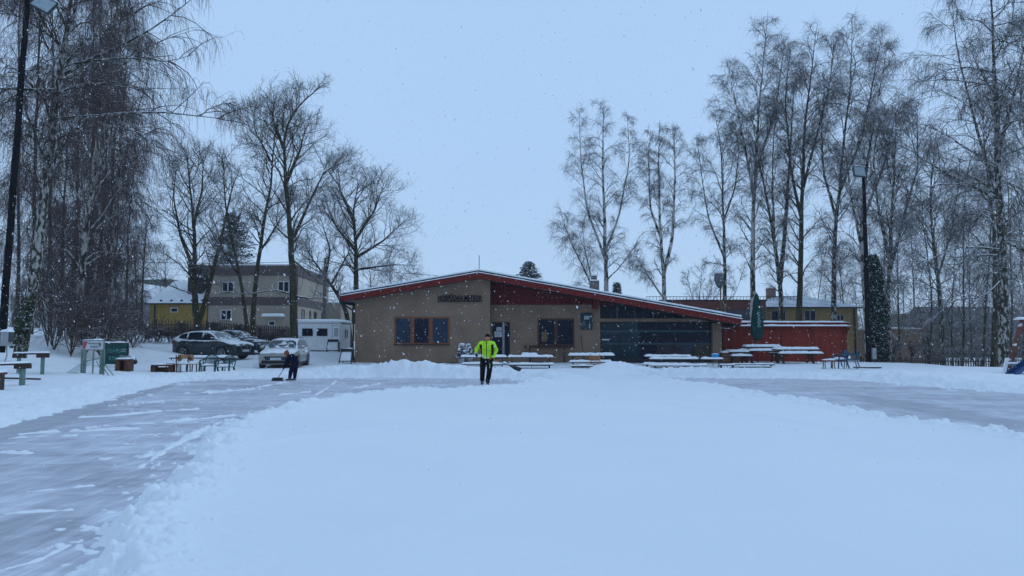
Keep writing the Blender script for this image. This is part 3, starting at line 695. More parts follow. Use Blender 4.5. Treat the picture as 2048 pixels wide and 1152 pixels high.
def yellow_shed():
    ox = P(360, 600, 68).x; r = empty('yellow_house', (ox, 68, 0), 0, 'yellow walled house with snowy tiled roof left of the grey block', 'house')
    yl = mk('yellow_render', (.31, .21, .055), .9, .18, 1.5, stretch=(3, 1, .4))
    x0, x1 = PW(299, 68) - ox, PW(415, 68) - ox; ze = PZ(607, 68); zr = PZ(562, 72)
    MB().box(x0, x1, 0, 8, 0, ze).build('wall', yl, r)
    m = MB(); e = .25; xr0 = PW(348, 72) - ox
    m.v = [(x0 - e, -e, ze), (x1 + e, -e, ze), (x1 + e, 8 + e, ze), (x0 - e, 8 + e, ze), (xr0, 4, zr), (x1 + e, 4, zr)]
    m.face([0, 1, 5, 4]); m.face([2, 3, 4, 5]); m.face([3, 0, 4]); m.face([1, 2, 5]); m.face([3, 2, 1, 0]); ro = m.build('roof', M_SNOW, r)
    g = MB(); g.box(x0 - e, x1 + e, -e - .08, -e - .01, ze - .1, ze + .03); g.tube([(PW(311, 68) - ox, -.1, 0), (PW(311, 68) - ox, -.1, ze - .1)], .06, 6); g.build('gutter', DARK, r)
    s = MB()
    for k in range(7): xx = x0 + 1 + k * .95; s.box(xx - .09, xx + .09, -e + .35, -e + .45, ze + .2, ze + .36)
    s.build('snow_guards', DARK, ro)
    c = MB(); cx = PW(394, 70) - ox; c.box(cx - .7, cx + .7, 1.5, 2.9, ze + .4, PZ(530, 70)); co = c.build('chimney', mk('dark_brick', (.05, .045, .05), .9, .3, 8), r)
    q = MB(); q.slab(cx - .75, cx + .75, 1.1, 1.48, PZ(556, 70), .22, seed=6); q.build('chimney_snow', M_SNOW, co)
    window(r, PW(342, 68) - ox, PW(357, 68) - ox, PZ(625, 68), PZ(615, 68), -.004, mk('white_window_frame', (.5, .5, .5)), GLASS, fw=.08, sill=False)
    # neighbours
    ox = P(250, 600, 84).x; h = empty('white_house', (ox, 84, 0), 0, 'pale house with broad snowy roof seen through twigs at far left', 'house')
    MB().box(PW(205, 84) - ox, PW(297, 84) - ox, 0, 9, 0, PZ(603, 84)).build('wall', mk('pale_house_wall', (.28, .26, .25), .9, .12, 1), h)
    m = MB(); A = [(PW(200, 84) - ox, PZ(604, 84)), (PW(303, 84) - ox, PZ(604, 84)), (PW(262, 84) - ox, PZ(564, 84)), (PW(215, 84) - ox, PZ(563, 84))]; m.prism(A, -.4, 9.3); m.build('roof', M_SNOW, h)
    ox = P(300, 600, 105).x; h = empty('dark_roofed_house', (ox, 105, 0), 0, 'distant house with dull green pointed roof behind the yellow house', 'house')
    MB().box(PW(262, 105) - ox, PW(345, 105) - ox, .5, 10, 0, PZ(585, 105)).build('wall', mk('pale_house_wall', (.28, .26, .25)), h)
    m = MB(); m.prism([(PW(255, 105) - ox, PZ(590, 105)), (PW(350, 105) - ox, PZ(590, 105)), (PW(338, 105) - ox, PZ(558, 105)), (PW(262, 105) - ox, PZ(560, 105))], 0, 10.5); m.build('roof', mk('moss_roof', (.09, .10, .085), .9, .2, 2), h)
yellow_shed()

def right_side():
    # red terrace wall / shed with double snowy ledge
    ox = P(1570, 600, 45.5).x; D = 45.5
    r = empty('terrace_wall', (ox, D, 0), 0, 'long rust red boarded shed wall with two snowy ledges', 'shed')
    x0, x1 = PW(1436, D) - ox, PW(1691, D) - ox
    MB().box(x0, x1 - .05, 0, 2.6, -.4, PZ(655, D)).build('wall', RWALL, r)
    m = MB(); m.box(x0 - .1, x1 + .15, -.35, 2.9, PZ(655, D) + .003, PZ(652.5, D)); m.box(x0, x1 + .1, -.12, 2.8, PZ(652.5, D) + .002, PZ(645, D)); m.build('cornice', REDW, r)
    s = MB(); s.slab(x0 - .1, x1 + .15, -.36, -.13, PZ(652.5, D) + .004, .09, seed=1, sub=.25); s.slab(x0, x1 + .1, -.12, 2.8, PZ(645, D) + .002, .1, seed=2, sub=.3); s.build('ledge_snow', M_SNOW, r)
    m = MB()
    for px in (1461, 1563, 1624, 1688): m.box(PW(px, D) - ox - .09, PW(px, D) - ox + .09, -.05, -.002, -.4, PZ(655, D))
    m.build('posts', mk('dark_red_post', (.17, .03, .02), .8), r)
    m = MB(); m.prism([(x1 - .04, PZ(668, D)), (x1 + .14, PZ(656, D)), (x1 - .04, PZ(656, D))], -.2, 0.4); m.build('bracket', REDW, r)
    # long brick-red building on the railway side
    D = 60; ox = P(1440, 600, D).x; r = empty('brick_building', (ox, D, 0), 0, 'long low dark building with brick red upper band and roof railing', 'building')
    x0, x1 = PW(1322, D) - ox, PW(1530, D) - ox
    MB().box(x0, x1, .0, 6, 0, PZ(619, D)).build('wall', mk('slate_wall', (.085, .08, .09), .9, .2, 1.5), r)
    MB().box(x0 - .05, x1 + .05, -.06, 6.1, PZ(619, D) + .002, PZ(602, D)).build('brick_band', mk('dull_brick', (.16, .06, .05), .9, .2, 4, stretch=(1, 1, 4)), r)
    MB().box(x0 - .1, x1 + .15, -.12, 6.2, PZ(602, D) + .003, PZ(599.5, D)).build('roof', DARK, r)
    m = MB(); zt = PZ(592, D); z_b = PZ(599.4, D)
    m.bar((x0 - 1, 1, zt), (x1 + 3, 1, zt), .04)
    for k in range(46): xx = x0 - 1 + (x1 - x0 + 4) * k / 45; m.bar((xx, 1, z_b), (xx, 1, zt), .03)
    m.build('railing', DARK, r)
    # ochre building
    D = 66; ox = P(1620, 600, D).x; r = empty('ochre_building', (ox, D, 0), 0, 'ochre rendered house with snowy roof behind the red terrace wall', 'house')
    och = mk('ochre_render', (.24, .16, .065), .9, .2, 1.2, stretch=(3, 1, .5)); x0, x1 = PW(1518, D) - ox, PW(1714, D) - ox
    MB().box(x0, x1, 0, 9, 0, PZ(615, D)).build('wall', och, r)
    m = MB(); e = .35; ze = PZ(615, D) + .003; zr = PZ(592, D + 4.5)
    m.v = [(x0 - e, -e, ze), (x1 + e, -e, ze), (x1 + e, 9 + e, ze), (x0 - e, 9 + e, ze), (x0 + 3, 4.5, zr), (x1 - 3, 4.5, zr)]
    m.face([0, 1, 5, 4]); m.face([2, 3, 4, 5]); m.face([3, 0, 4]); m.face([1, 2, 5]); m.face([3, 2, 1, 0]); m.build('roof', mk('roof_thin_snow', (.45, .47, .5), .9, .35, .8), r)
    g = MB(); g.box(x0 - e, x1 + e, -e - .1, -e - .01, ze - .08, ze + .04); g.tube([(x1 - .3, -.1, 0), (x1 - .3, -.1, ze)], .08, 6); g.build('gutter', DARK, r)
    for (a, b) in ((1541, 1571), (1607, 1631), (1671, 1687)): window(r, PW(a, D) - ox, PW(b, D) - ox, PZ(642, D), PZ(620, D) - (.4 if a > 1660 else 0), -.004, mk('dull_frame', (.2, .19, .18)), GLASS, mull=(.5,), fw=.09, sill=False)
    c = MB(); cx = PW(1574.5, D) - ox; c.box(cx - .36, cx + .36, 3.8, 4.5, zr - 1, PZ(577, D + 4)); co = c.build('chimney', mk('rose_brick', (.25, .15, .13), .9, .25, 6), r)
    c = MB(); c.slab(cx - .4, cx + .4, 3.75, 4.55, PZ(577, D + 4) + .003, .1, seed=8); c.build('chimney_snow', M_SNOW, co)
    # far right house
    D = 72; ox = P(1820, 600, D).x; r = empty('orange_house', (ox, D, -1), 0, 'faded orange house with small gable beyond the right fence', 'house')
    oc = mk('faded_orange_render', (.25, .15, .09), .9, .2, 1)
    x0, x1, xg = PW(1772, D) - ox, PW(1838, D) - ox, PW(1886, D) - ox
    MB().box(x0, x1, 0, 8, -1, PZ(658, D) + 1).build('wall', oc, r)
    m = MB(); m.slab(x0 - .1, x1, -.2, 8, PZ(658, D) + 1.003, .2, sub=.4, seed=4); m.build('roof_snow', M_SNOW, r)
    xm = (x1 + xg) / 2; m = MB(); m.prism([(x1 + .002, -1), (xg, -1), (xg, PZ(650, D) + 1), (xm, PZ(624, D) + 1), (x1 + .002, PZ(650, D) + 1)], .2, 8.2); m.build('gable_wing', mk('grey_brown_render', (.17, .13, .11), .9, .2, 1), r)
    window(r, PW(1785, D) - ox, PW(1797, D) - ox, PZ(700, D) + 1, PZ(680, D) + 1, -.004, mk('dull_frame', (.2, .19, .18)), GLASS, fw=.1, sill=False)
    window(r, PW(1850, D) - ox, PW(1862, D) - ox, PZ(690, D) + 1, PZ(668, D) + 1, .196, mk('dull_frame', (.2, .19, .18)), GLASS, fw=.1, sill=False)
    ox = P(1960, 600, 85).x; r = empty('brown_house', (ox, 85, -1), 0, 'brown house with long roof far behind the big right birch', 'house')
    MB().box(-5, 6, 0, 8, -1, 3.6).build('wall', mk('brown_render', (.12, .10, .10), .9, .2, 1), r)
    m = MB(); m.v = [(-5.4, -.4, 3.6), (6.4, -.4, 3.6), (6.4, 8.4, 3.6), (-5.4, 8.4, 3.6), (-5.4, 4, 6.2), (6.4, 4, 6.2)]
    m.face([0, 1, 5, 4]); m.face([2, 3, 4, 5]); m.face([3, 0, 4]); m.face([1, 2, 5]); m.face([3, 2, 1, 0]); m.build('roof', mk('brown_roof', (.10, .09, .09), .9, .3, 1), r)
right_side()

def fence(p0, p1, ztop0, ztop1, zb, step, label, mat, name='picket_fence', w=.035):
    p0 = Vector(p0); p1 = Vector(p1); d = p1 - p0; n = int(d.length / step)
    r = empty(name, (p0.x, p0.y, 0), 0, label, 'fence'); m = MB(); q = MB()
    for k in range(n + 1):
        t = k / n; x, y = d.x * t, d.y * t; zt = ztop0 + (ztop1 - ztop0) * t
        zg = H(p0.x + x, p0.y + y) if k % 12 == 0 else zg
        if k % 18 == 0: q.bar((x, y + .05, zg - .3), (x, y + .05, zt + .05), .09)
        else: m.bar((x, y, zg + .0), (x, y, zt - .02 * (k % 3)), w, .03)
    m.build('pickets', mat, r); q.build('posts', mat, r)
    s = MB()
    for f in (.12, .82): s.bar((0, .03, zb + (ztop0 - zb) * f), (d.x, d.y + .03, zb + (ztop1 - zb) * f), .04, .06)
    s.build('rails', mat, r)
FM = mk('grey_fence', (.06, .05, .05), .8, .25, 5, snow=.6)
fence((P(215, 0, 50).x, 50), (P(430, 0, 53).x, 53), PZ(638, 50), PZ(641, 53), .9, .2, 'dark picket fence in front of the yellow house', FM)
fence((P(430, 0, 53.1).x, 53.1), (P(602, 0, 55).x, 55), PZ(643, 53), PZ(654, 55), .8, .15, 'close boarded dark fence between yellow house and white trailer', mk('brown_fence', (.075, .055, .055), .8, .25, 5), w=.09)
fence((P(1700, 0, 47).x, 47), (P(2200, 0, 48.5).x, 48.5), PZ(715, 47), PZ(719, 48.5), -.8, .17, 'low dark picket fence behind the right snow bank', FM, w=.06)
# ---------------------------------------------------------------- terrace furniture
def set_label(o, s): o['label'] = s
def beer(px0, px1, py, D, label, kind='table', depth=None, group=None, wood=DKWOOD, snow=.09, seed=0, zfoot=None, stretcher=True):
    """trestle table or bench: plank top, two folding steel frames, snow"""
    x0, x1 = PW(px0, D), PW(px1, D); cx = (x0 + x1) / 2; w = (x1 - x0) / 2; dp = depth or (.55 if kind == 'table' else .26)
    zt = PZ(py, D) - snow * .8; g = H(cx, D) if zfoot is None else zfoot
    r = empty('beer_table' if kind == 'table' else 'beer_bench', (cx, D, 0), 0, label, kind, group)
    MB().box(-w, w, -dp / 2, dp / 2, zt - .035, zt).build('table_top' if kind == 'table' else 'seat', wood, r)
    for s in (-1, 1):
        m = MB(); lx = s * w * .82
        for y in (-dp * .4, dp * .4): m.bar((lx, y, zt - .036), (lx, y, g - .1), .035)
        m.bar((lx, -dp * .4, (zt + g) / 2), (lx, dp * .4, (zt + g) / 2), .025); m.build('leg', BLACK, r)
    if stretcher:
        m = MB(); zz = g + (zt - g) * .22; m.bar((-w * .82, -dp * .4, zz), (w * .82, -dp * .4, zz), .025); m.bar((0, -dp * .4, zz), (0, -dp * .4, zt - .04), .022); m.build('stretcher', BLACK, r)
    if snow: m = MB(); m.slab(-w, w, -dp / 2, dp / 2, zt + .002, snow, seed=seed + px0 * .1); m.build('snow_cover', M_SNOW, r)
    return r, zt
beer(923, 1013, 711, 36.4, 'snowy beer table behind the man, nearest the potted conifers', group='beer tables on the terrace')
beer(924, 1013, 725, 35.4, 'snowy bench with black frame directly behind the man', 'bench', group='beer benches on the terrace')
beer(1016, 1106, 711, 36.4, 'snowy beer table with a rounded heap of snow, right of the man', group='beer tables on the terrace')
beer(1018, 1107, 726, 35.3, 'snowy bench behind the lifted shovel blade', 'bench', group='beer benches on the terrace')
beer(1137, 1226, 707, 36.8, 'snowy beer table behind the folding wooden chair', group='beer tables on the terrace', snow=.12)
beer(1138, 1222, 721, 35.9, 'upper snowy bench beside the folding wooden chair', 'bench', group='beer benches on the terrace')
beer(1141, 1185, 730, 35.2, 'lower short bench left of the folding wooden chair', 'bench', group='beer benches on the terrace', snow=.05)
beer(1289, 1378, 710, 38.4, 'rear snowy table of the pair before the veranda glazing', group='beer tables on the terrace')
beer(1299, 1392, 715, 37.4, 'front snowy table of the pair before the veranda glazing', group='beer tables on the terrace')
beer(1284, 1376, 726, 36.4, 'snowy bench behind the longest bench, reaching furthest left', 'bench', group='beer benches on the terrace')
beer(1298, 1411, 728, 35.4, 'longest snowy bench with many thin legs, right of the shovelled gap', 'bench', group='beer benches on the terrace')
_, zsm = beer(1402, 1441, 715, 36.6, 'small square snowy table carrying the blue basket', group='beer tables on the terrace')
beer(1437, 1465, 728, 35.6, 'short dark bench right of the blue basket table', 'bench', group='beer benches on the terrace', snow=.05)
m = MB()
m.slab(-.4, .4, -.2, .2, 0, .14, seed=3); c = P(1059, 711, 36.4); o = m.build('snow_heap', M_SNOW, None, (c.x, 36.4, c.z - .02)); tag(o, 'rounded heap of snow sitting on the table right of the man', 'snow heap')
# planks
for (a, b, y, D, lab) in ((1462, 1545, 728.5, 37.5, 'upper of two long dark planks low above the snow'), (1463, 1538, 733, 36.4, 'lower of two long dark planks low above the snow')):
    r = empty('plank_bench', (PW((a + b) / 2, D), D, 0), 0, lab, 'bench'); w = (PW(b, D) - PW(a, D)) / 2; z = PZ(y, D)
    MB().box(-w, w, -.14, .14, z - .05, z).build('plank', DKWOOD, r)
    for s in (-1, 1): MB().box(s * w * .8 - .06, s * w * .8 + .06, -.1, .1, -.1, z - .051).build('leg', DKWOOD, r)
    m = MB(); m.slab(-w, w, -.12, .14, z + .002, .05, seed=a); m.build('snow_cover', M_SNOW, r)
# heavy picnic tables by the red wall
def picnic(px0, px1, py, D, label, seed):
    x0, x1 = PW(px0, D), PW(px1, D); cx = (x0 + x1) / 2; w = (x1 - x0) / 2; z = PZ(py, D) - .1
    r = empty('picnic_table', (cx, D, 0), 0, label, 'table', 'heavy wooden picnic sets by the red wall')
    MB().box(-w, w, -.38, .38, z - .07, z).build('table_top', DKWOOD, r)
    for s in (-1, 1):
        m = MB(); m.bar((s * w * .7, -.55, -.1), (s * w * .7, -.1, z - .071), .1); m.bar((s * w * .7, .55, -.1), (s * w * .7, .1, z - .071), .1); m.bar((s * w * .7, -.8, z - .32), (s * w * .7, .8, z - .32), .08); m.build('leg', DKWOOD, r)
    for s in (-1, 1):
        b = MB(); b.box(-w, w, s * .78 - .15, s * .78 + .15, z - .275, z - .22); bo = b.build('seat', DKWOOD, r)
        m = MB(); m.slab(-w, w, s * .78 - .15, s * .78 + .15, z - .218, .11, seed=seed + s); m.build('snow_cover', M_SNOW, bo)
    m = MB(); m.slab(-w, w, -.38, .38, z + .002, .12, seed=seed); m.build('snow_cover', M_SNOW, r)
picnic(1486, 1556, 690, 43.5, 'snowy picnic table right under the closed green parasol', 3)
picnic(1546, 1630, 695, 42.0, 'long snowy picnic table right of the green parasol', 7)
picnic(1452, 1492, 700, 42.6, 'short snowy picnic table left of the green parasol', 9)
# blue basket
c = P(1430, 716, 36.6); r = empty('plastic_basket', (c.x, 36.55, zsm + .07), 0, 'bright blue plastic basket on the small snowy table', 'basket')
m = MB(); m.hexa([(-.13, -.09, 0), (.13, -.09, 0), (-.13, .09, 0), (.13, .09, 0), (-.16, -.12, .15), (.16, -.12, .15), (-.16, .12, .15), (.16, .12, .15)]); m.build('tub', mk('bright_blue', (.02, .30, .55), .4), r)
m = MB(); m.box(-.175, .175, -.135, .135, .151, .175); m.build('rim', mk('bright_blue', (.02, .30, .55), .4), r)
m = MB(); m.slab(-.15, .15, -.11, .11, .177, .03, seed=1); m.build('snow_cover', M_SNOW, r)
# wall bench and leaning broom
D = 42.9; r = empty('wall_bench', (PW(1094, D), D, 0), 0, 'long wooden bench with backrest against the inn wall below the double window', 'bench'); w = (PW(1143, D) - PW(1045, D)) / 2
MB().box(-w + .1, w, .15, .19, PZ(695, D), PZ(691, D)).build('backrest', DKWOOD, r)
MB().box(-w, w - .1, -.2, .14, PZ(704, D), PZ(702, D)).build('seat', WOOD, r)
for s in (-1, 1):
    m = MB(); m.bar((s * w * .7, .17, 0), (s * w * .7, .17, PZ(692, D)), .05); m.bar((s * w * .7, -.15, 0), (s * w * .7, -.15, PZ(704, D)), .05); m.build('leg', BLACK, r)
r = empty('broom', (PW(1165, 43), 43.1, 0), 0, 'dark broom leaning against the wall under the menu board', 'broom')
m = MB(); m.tube([(.06, -.15, .35), (-.08, .15, PZ(672, 43))], .018, 6); m.build('handle', BLACK, r); MB().box(-.1, .2, -.22, -.1, .0, .34).build('bristles', DARK, r)
# folding chair
D = 35.5; r = empty('folding_chair', (PW(1190, D), D, 0), 0, 'orange wooden slatted folding chair standing in the snow before a table', 'chair'); g = H(PW(1190, D), D)
FW = mk('orange_slats', (.42, .17, .06), .6, .2, 10); w = .22; zt = PZ(709, D); zs = PZ(727, D)
for s in (-1, 1): MB().bar((s * w, -.22, g - .1), (s * w, .2, zt), .035).build('leg', FW, r)
for s in (-1, 1): MB().bar((s * w, .28, g - .1), (s * w, -.2, zs), .035).build('leg', FW, r)
m = MB()
for k in range(3): z = zt - .05 - k * .1; m.box(-w, w, .12 - .04 * k, .14 - .04 * k, z - .045, z)
m.build('backrest', FW, r); m = MB()
for k in range(4): m.box(-w, w, -.24 + k * .1, -.17 + k * .1, zs - .02, zs)
m.build('seat', FW, r)

# closed parasol
def parasol():
    D = 43.6; c = P(1515, 690, D); r = empty('closed_parasol', (c.x, D, 0), 0, 'tall closed dark green parasol standing among the picnic tables', 'parasol')
    zt, zb = PZ(588, D), PZ(681, D); M_ = mk('green_canvas', (.004, .045, .042), .9, .25, 4, bump=.2)
    m = MB(); n = 40; rows = [(0, .12), (.04, .2), (.2, .42), (.215, .36), (.4, .52), (.6, .62), (.78, .66), (.9, .52), (.96, .34), (1, .2)]
    for t, rr in rows:
        for j in range(n):
            a = 2 * math.pi * j / n; f = (1 + .16 * math.cos(a * 8 + t * 2.0) + .05 * math.sin(a * 3 + 5 * t)) * .6
            m.v.append((rr * f * math.cos(a) * .85, rr * f * math.sin(a) * .7, zt + (zb - zt) * t + .04 * math.cos(a * 8) * t))
    for i in range(len(rows) - 1):
        for j in range(n): j2 = (j + 1) % n; m.face([i * n + j, (i + 1) * n + j, (i + 1) * n + j2, i * n + j2], 0, True)
    m.face(list(reversed(range(n)))[::-1]); m.build('canopy', M_, r)
    m = MB(); m.tube([(0, 0, -.1), (0, 0, zt + .1)], .035, 8); m.build('pole', mk('pole_wood', (.18, .09, .05)), r)
    m = MB(); m.tube([(0, 0, zb + .12), (.0, 0, zb + .2)], .24, 14); m.build('strap', M_, r)
    # pale vertical lettering on the folds
    t = text_mesh('lettering', 'SVIJANY', .26, mk('pale_print', (.30, .42, .40), .8), r, Matrix.Translation((.10, -.30, PZ(655, D))) @ Matrix.Rotation(R(-90), 4, 'Y') @ Matrix.Identity(4) @ FRONT, .02)
parasol()

# plastic monobloc chair: seat, backrest, armrests, legs
def mono(name, loc, rz, mat, label, group=None, snow=True, s=1.0, tilt=0):
    r = empty(name, loc, rz, label, 'chair', group); r.rotation_euler[1] = tilt
    m = MB(); m.box(-.22, .22, -.2, .22, .40, .43); m.build('seat', mat, r, bevel=.015)
    m = MB()
    for k in range(9):
        x = -.19 + k * .0475; a = .21 * math.sqrt(max(0, 1 - (x / .30) ** 2)) ; m.bar((x * .8, .21, .44), (x * 1.05, .30, .62 + a * 1.0), .022, .015)
    pts = [(.23 * math.cos(t) * 1.05, .305, .66 + .2 * math.sin(t)) for t in np.linspace(0, math.pi, 12)]
    m.tube([(.24, .24, .43)] + pts + [(-.24, .24, .43)], .022, 6); m.build('backrest', mat, r)
    for sx in (-1, 1):
        m = MB(); m.tube([(sx * .24, .30, .68), (sx * .29, .1, .655), (sx * .29, -.12, .64), (sx * .27, -.22, .60)], [.02, .024, .026, .02], 6); m.build('armrest', mat, r)
        m = MB(); m.bar((sx * .27, -.2, .63), (sx * .28, -.27, 0), .055, .035); m.build('leg', mat, r)
        m = MB(); m.bar((sx * .22, .2, .42), (sx * .27, .30, 0), .055, .035); m.build('leg', mat, r)
    if snow: m = MB(); m.slab(-.21, .21, -.2, .2, .433, .08, seed=loc[0]); m.build('snow_cover', M_SNOW, r)
    return r
D = 31.0
for px, lab in ((422, 'dark green plastic armchair next to the orange wooden chair'), (454, 'dark green plastic armchair at the right end of the snowy table')):
    mono('plastic_chair', (PW(px, D), D, H(PW(px, D), D) - .13), R(4 if px < 440 else -8), PGREEN, lab, 'green plastic armchairs by the cars').scale = (1.12, 1.1, 1.0)
D = 34.6
mono('plastic_chair', (PW(1699, D), D, H(PW(1699, D), D) + .02), R(-125), PBLUE, 'blue plastic armchair tipped in front of the fence, nearer the right fence end', 'blue plastic chairs on the right', tilt=R(6), snow=False)
mono('plastic_chair', (PW(1676, D + .5), D + .5, H(PW(1676, D), D) + .0), R(-80), PBLUE, 'blue plastic armchair beside the small wooden stool', 'blue plastic chairs on the right', snow=True)
r = empty('stool', (PW(1654, D), D, H(PW(1654, D), D)), 0, 'small weathered wooden stool left of the blue chairs', 'stool')
MB().box(-.26, .26, -.15, .15, .36, .40).build('seat', WOOD, r)
for a in (-1, 1):
    for b in (-1, 1): MB().bar((a * .2, b * .1, .36), (a * .23, b * .12, -.05), .035).build('leg', WOOD, r)
m = MB(); m.slab(-.26, .26, -.15, .15, .402, .06); m.build('snow_cover', M_SNOW, r)
# boards lying right of the blue chairs
for k, (a, b, y) in enumerate(((1712, 1765, 736), (1716, 1745, 743))):
    w = (PW(b, 35) - PW(a, 35)) / 2; o = MB().box(-w, w, -.1, .1, 0, .05).build('board', DKWOOD, None, (PW((a + b) / 2, 35), 35.4 - k, PZ(y, 35.4 - k))); tag(o, ['longer dark board lying in the snow right of the blue chairs', 'shorter dark board lying nearest right of the blue chairs'][k], 'board')
    m = MB(); m.slab(-w, w, -.1, .1, .051, .06, seed=k); m.build('snow_cover', M_SNOW, o)

# long white table with wooden chairs
D = 31.9; g = H(PW(405, D), D); r = empty('long_table', (PW(405, D), D, 0), 0, 'long thin legged table thick with snow behind the chairs', 'table'); w = (PW(464, D) - PW(349, D)) / 2; z = PZ(715, D)
MB().box(-w, w, -.3, .3, z - .04, z).build('table_top', WOOD, r); m = MB(); m.slab(-w, w, -.3, .3, z + .002, .08, seed=2); m.build('snow_cover', M_SNOW, r)
for x in (-w + .1, w - .1): m = MB(); m.bar((x, -.25, g - .05), (x, -.25, z - .04), .03); m.bar((x, .25, g - .05), (x, .25, z - .04), .03); m.bar((x, -.25, g + .3), (x, .25, g + .3), .025); m.build('leg', WOODB, r)
m = MB(); m.bar((-w + .1, .25, g + .35), (w - .1, .25, g + .35), .03); m.bar((0, .25, g), (0, .25, z - .04), .03); m.build('stretcher', WOODB, r)
def wchair(px, D, rz, label, back=True, low=1.0):
    x = PW(px, D); r = empty('wooden_chair', (x, D, H(x, D) - .08), rz, label, 'chair', 'wooden chairs by the snowy table')
    MB().box(-.21, .21, -.2, .2, .42, .45).build('seat', BIRCHP, r)
    for a in (-1, 1):
        MB().bar((a * .19, -.18, .42), (a * .19, -.2, 0), .035).build('leg', WOODB, r)
        MB().bar((a * .19, .18, .8 * low), (a * .19, .22, 0), .035).build('leg', WOODB, r)
    if back:
        m = MB(); n = 12; xs = [-.30 + .6 * i / n for i in range(n + 1)]
        poly = [(-.30, .52), (-.17, .52)] + [(.17 * math.cos(t), .52 + .13 * math.sin(t)) for t in np.linspace(math.pi, 0, 9)] + [(.30, .52), (.30, .80), (-.30, .80)]
        poly = [(-.30, .55), (-.17, .55), (-.14, .61), (-.07, .66), (0, .67)]; L_ = poly + [(0, .82), (-.30, .82)]
        m.prism(L_, .17, .19); m.prism([(-x_, z_) for x_, z_ in reversed(L_)], .17, .19); m.build('backrest', BIRCHP, r)
    else: MB().box(-.19, .19, .18, .2, .6 * low, .72 * low).build('backrest', WOODB, r)
    m = MB(); m.slab(-.21, .21, -.2, .17, .452, .11, seed=px); m.build('snow_cover', M_SNOW, r)
wchair(371, 30.9, R(3), 'wooden chair with wide pale plywood backrest and snowy seat')
wchair(349, 30.8, R(-80), 'wooden chair turned sideways next to the brown crate table', False, 1.0)
wchair(393, 31.0, R(85), 'wooden chair turned sideways next to the first green armchair', False, 1.0)
def crate(px0, px1, py0, py1, D, label, name='crate_bench', rz=0, open_=True):
    x = PW((px0 + px1) / 2, D); w = (PW(px1, D) - PW(px0, D)) / 2; h = PZ(py0, D) - PZ(py1, D)
    r = empty(name, (x, D, PZ(py1, D)), rz, label, 'bench')
    MB().box(-w, w, -.28, .28, h - .06, h).build('seat', WOODB, r)
    for s in (-1, 1): MB().box(s * w * .82 - .09, s * w * .82 + .09, -.24, .24, -.15, h - .061).build('leg', WOODB, r)
    MB().box(-w * .7, w * .7, .0, .04, .0, h * .7).build('panel', DKWOOD, r)
    m = MB(); m.slab(-w, w, -.28, .28, h + .002, .05, seed=px0); m.build('snow_cover', M_SNOW, r)
crate(311, 350, 729, 747, 30.8, 'brown block bench at the left end of the snowy table', rz=R(12))
crate(243, 264, 718, 740, 30.3, 'brown block bench in front of the green banner', rz=R(4))
# log end sticking out by the banner
o = MB().tube([(-.5, .4, .1), (-.1, .1, .12), (.12, -.15, -.05)], [.1, .11, .1], 10).build('log', mk('log_bark', (.07, .05, .045), .9, .3, 8, snow=.6), None, (PW(272, 31), 31, PZ(722, 31))); tag(o, 'short dark log poking out beside the block bench and banner', 'log')

# green banner board
D = 32; r = empty('banner_board', (PW(233, D), D, 0), R(-12), 'dark green printed banner stretched on a low frame', 'banner')
w = .62; z0, z1 = PZ(727, D), PZ(687, D)
MB().box(-w, w, 0, .04, z0, z1).build('panel', mk('banner_green', (.010, .055, .050), .6, .4, 1.5), r)
m = MB(); m.box(-w - .03, -w, -.02, .06, z0 - .05, z1 + .03); m.box(w, w + .03, -.02, .06, z0 - .05, z1 + .03); m.box(-w, w, -.02, .06, z1, z1 + .03); m.box(-w, w, -.02, .06, z0 - .03, z0); m.build('frame', BLACK, r)
for s in (-1, 1): MB().box(s * w * .9 - .04, s * w * .9 + .04, .065, .14, z0 - .7, z1 - .1).build('post', GPOST, r)
BT = mk('banner_text', (.06, .27, .22), .7)
text_mesh('lettering', 'STRAVFEST', .24, BT, r, Matrix.Translation((-.36, -.005, z1 - .40)) @ FRONT, .008, .62)
text_mesh('lettering', 'KPM', .24, BT, r, Matrix.Translation((-.28, -.005, z0 + .14)) @ FRONT, .008)
m = MB(); m.box(.38, .58, -.008, -.002, z1 - .26, z1 - .23); m.box(.30, .56, -.008, -.002, z1 - .34, z1 - .31); m.box(.25, .58, -.008, -.002, z1 - .56, z1 - .52); m.ell((.45, -.01, z0 + .14), (.07, .01, .06)); m.build('print_marks', mk('pale_print', (.30, .42, .40)), r)
m = MB(); m.slab(-w, w, -.05, .1, z1 + .031, .05); m.build('snow_cover', M_SNOW, r)

# signboard on bicycle-rack style frame
D = 28.3; cx = PW(190, D); g = H(cx, D); r = empty('sign_frame', (cx, D, 0), R(-6), 'white signboard on a green tube rack with splayed bars', 'sign')
z0, z1 = PZ(699, D), PZ(682, D); w = .42
p_ = MB().box(-w, w, -.02, .0, z0, z1).build('sign_panel', mk('white_sign', (.5, .5, .52), .6), r)
m = MB(); m.prism([(-w + .02, z0 + .02), (-w + .1, z0 + .02), (-w + .2, z1 - .02), (-w + .02, z1 - .02)], -.026, -.0205); m.build('red_corner', mk('sign_red', (.40, .07, .09)), p_)
text_mesh('lettering', 'HOSP\u016eDKA', .085, BLACK, p_, Matrix.Translation((-.2, -.023, z1 - .13)) @ FRONT, .005)
text_mesh('lettering', 'METEOR', .085, BLACK, p_, Matrix.Translation((-.12, -.023, z1 - .25)) @ FRONT, .005)
MB().box(.26, .31, -.026, -.0205, z0 + .12, z1 - .07).build('arrow', BLACK, p_)
m = MB(); m.box(-w - .03, w + .03, -.03, .02, z1 + .002, z1 + .03); m.box(-w - .03, w + .03, -.03, .02, z0 - .03, z0 - .002); m.bar((w + .02, 0, z0 - .1), (w + .02, 0, z1 + .08), .04); m.build('sign_rim', GPOST, r)
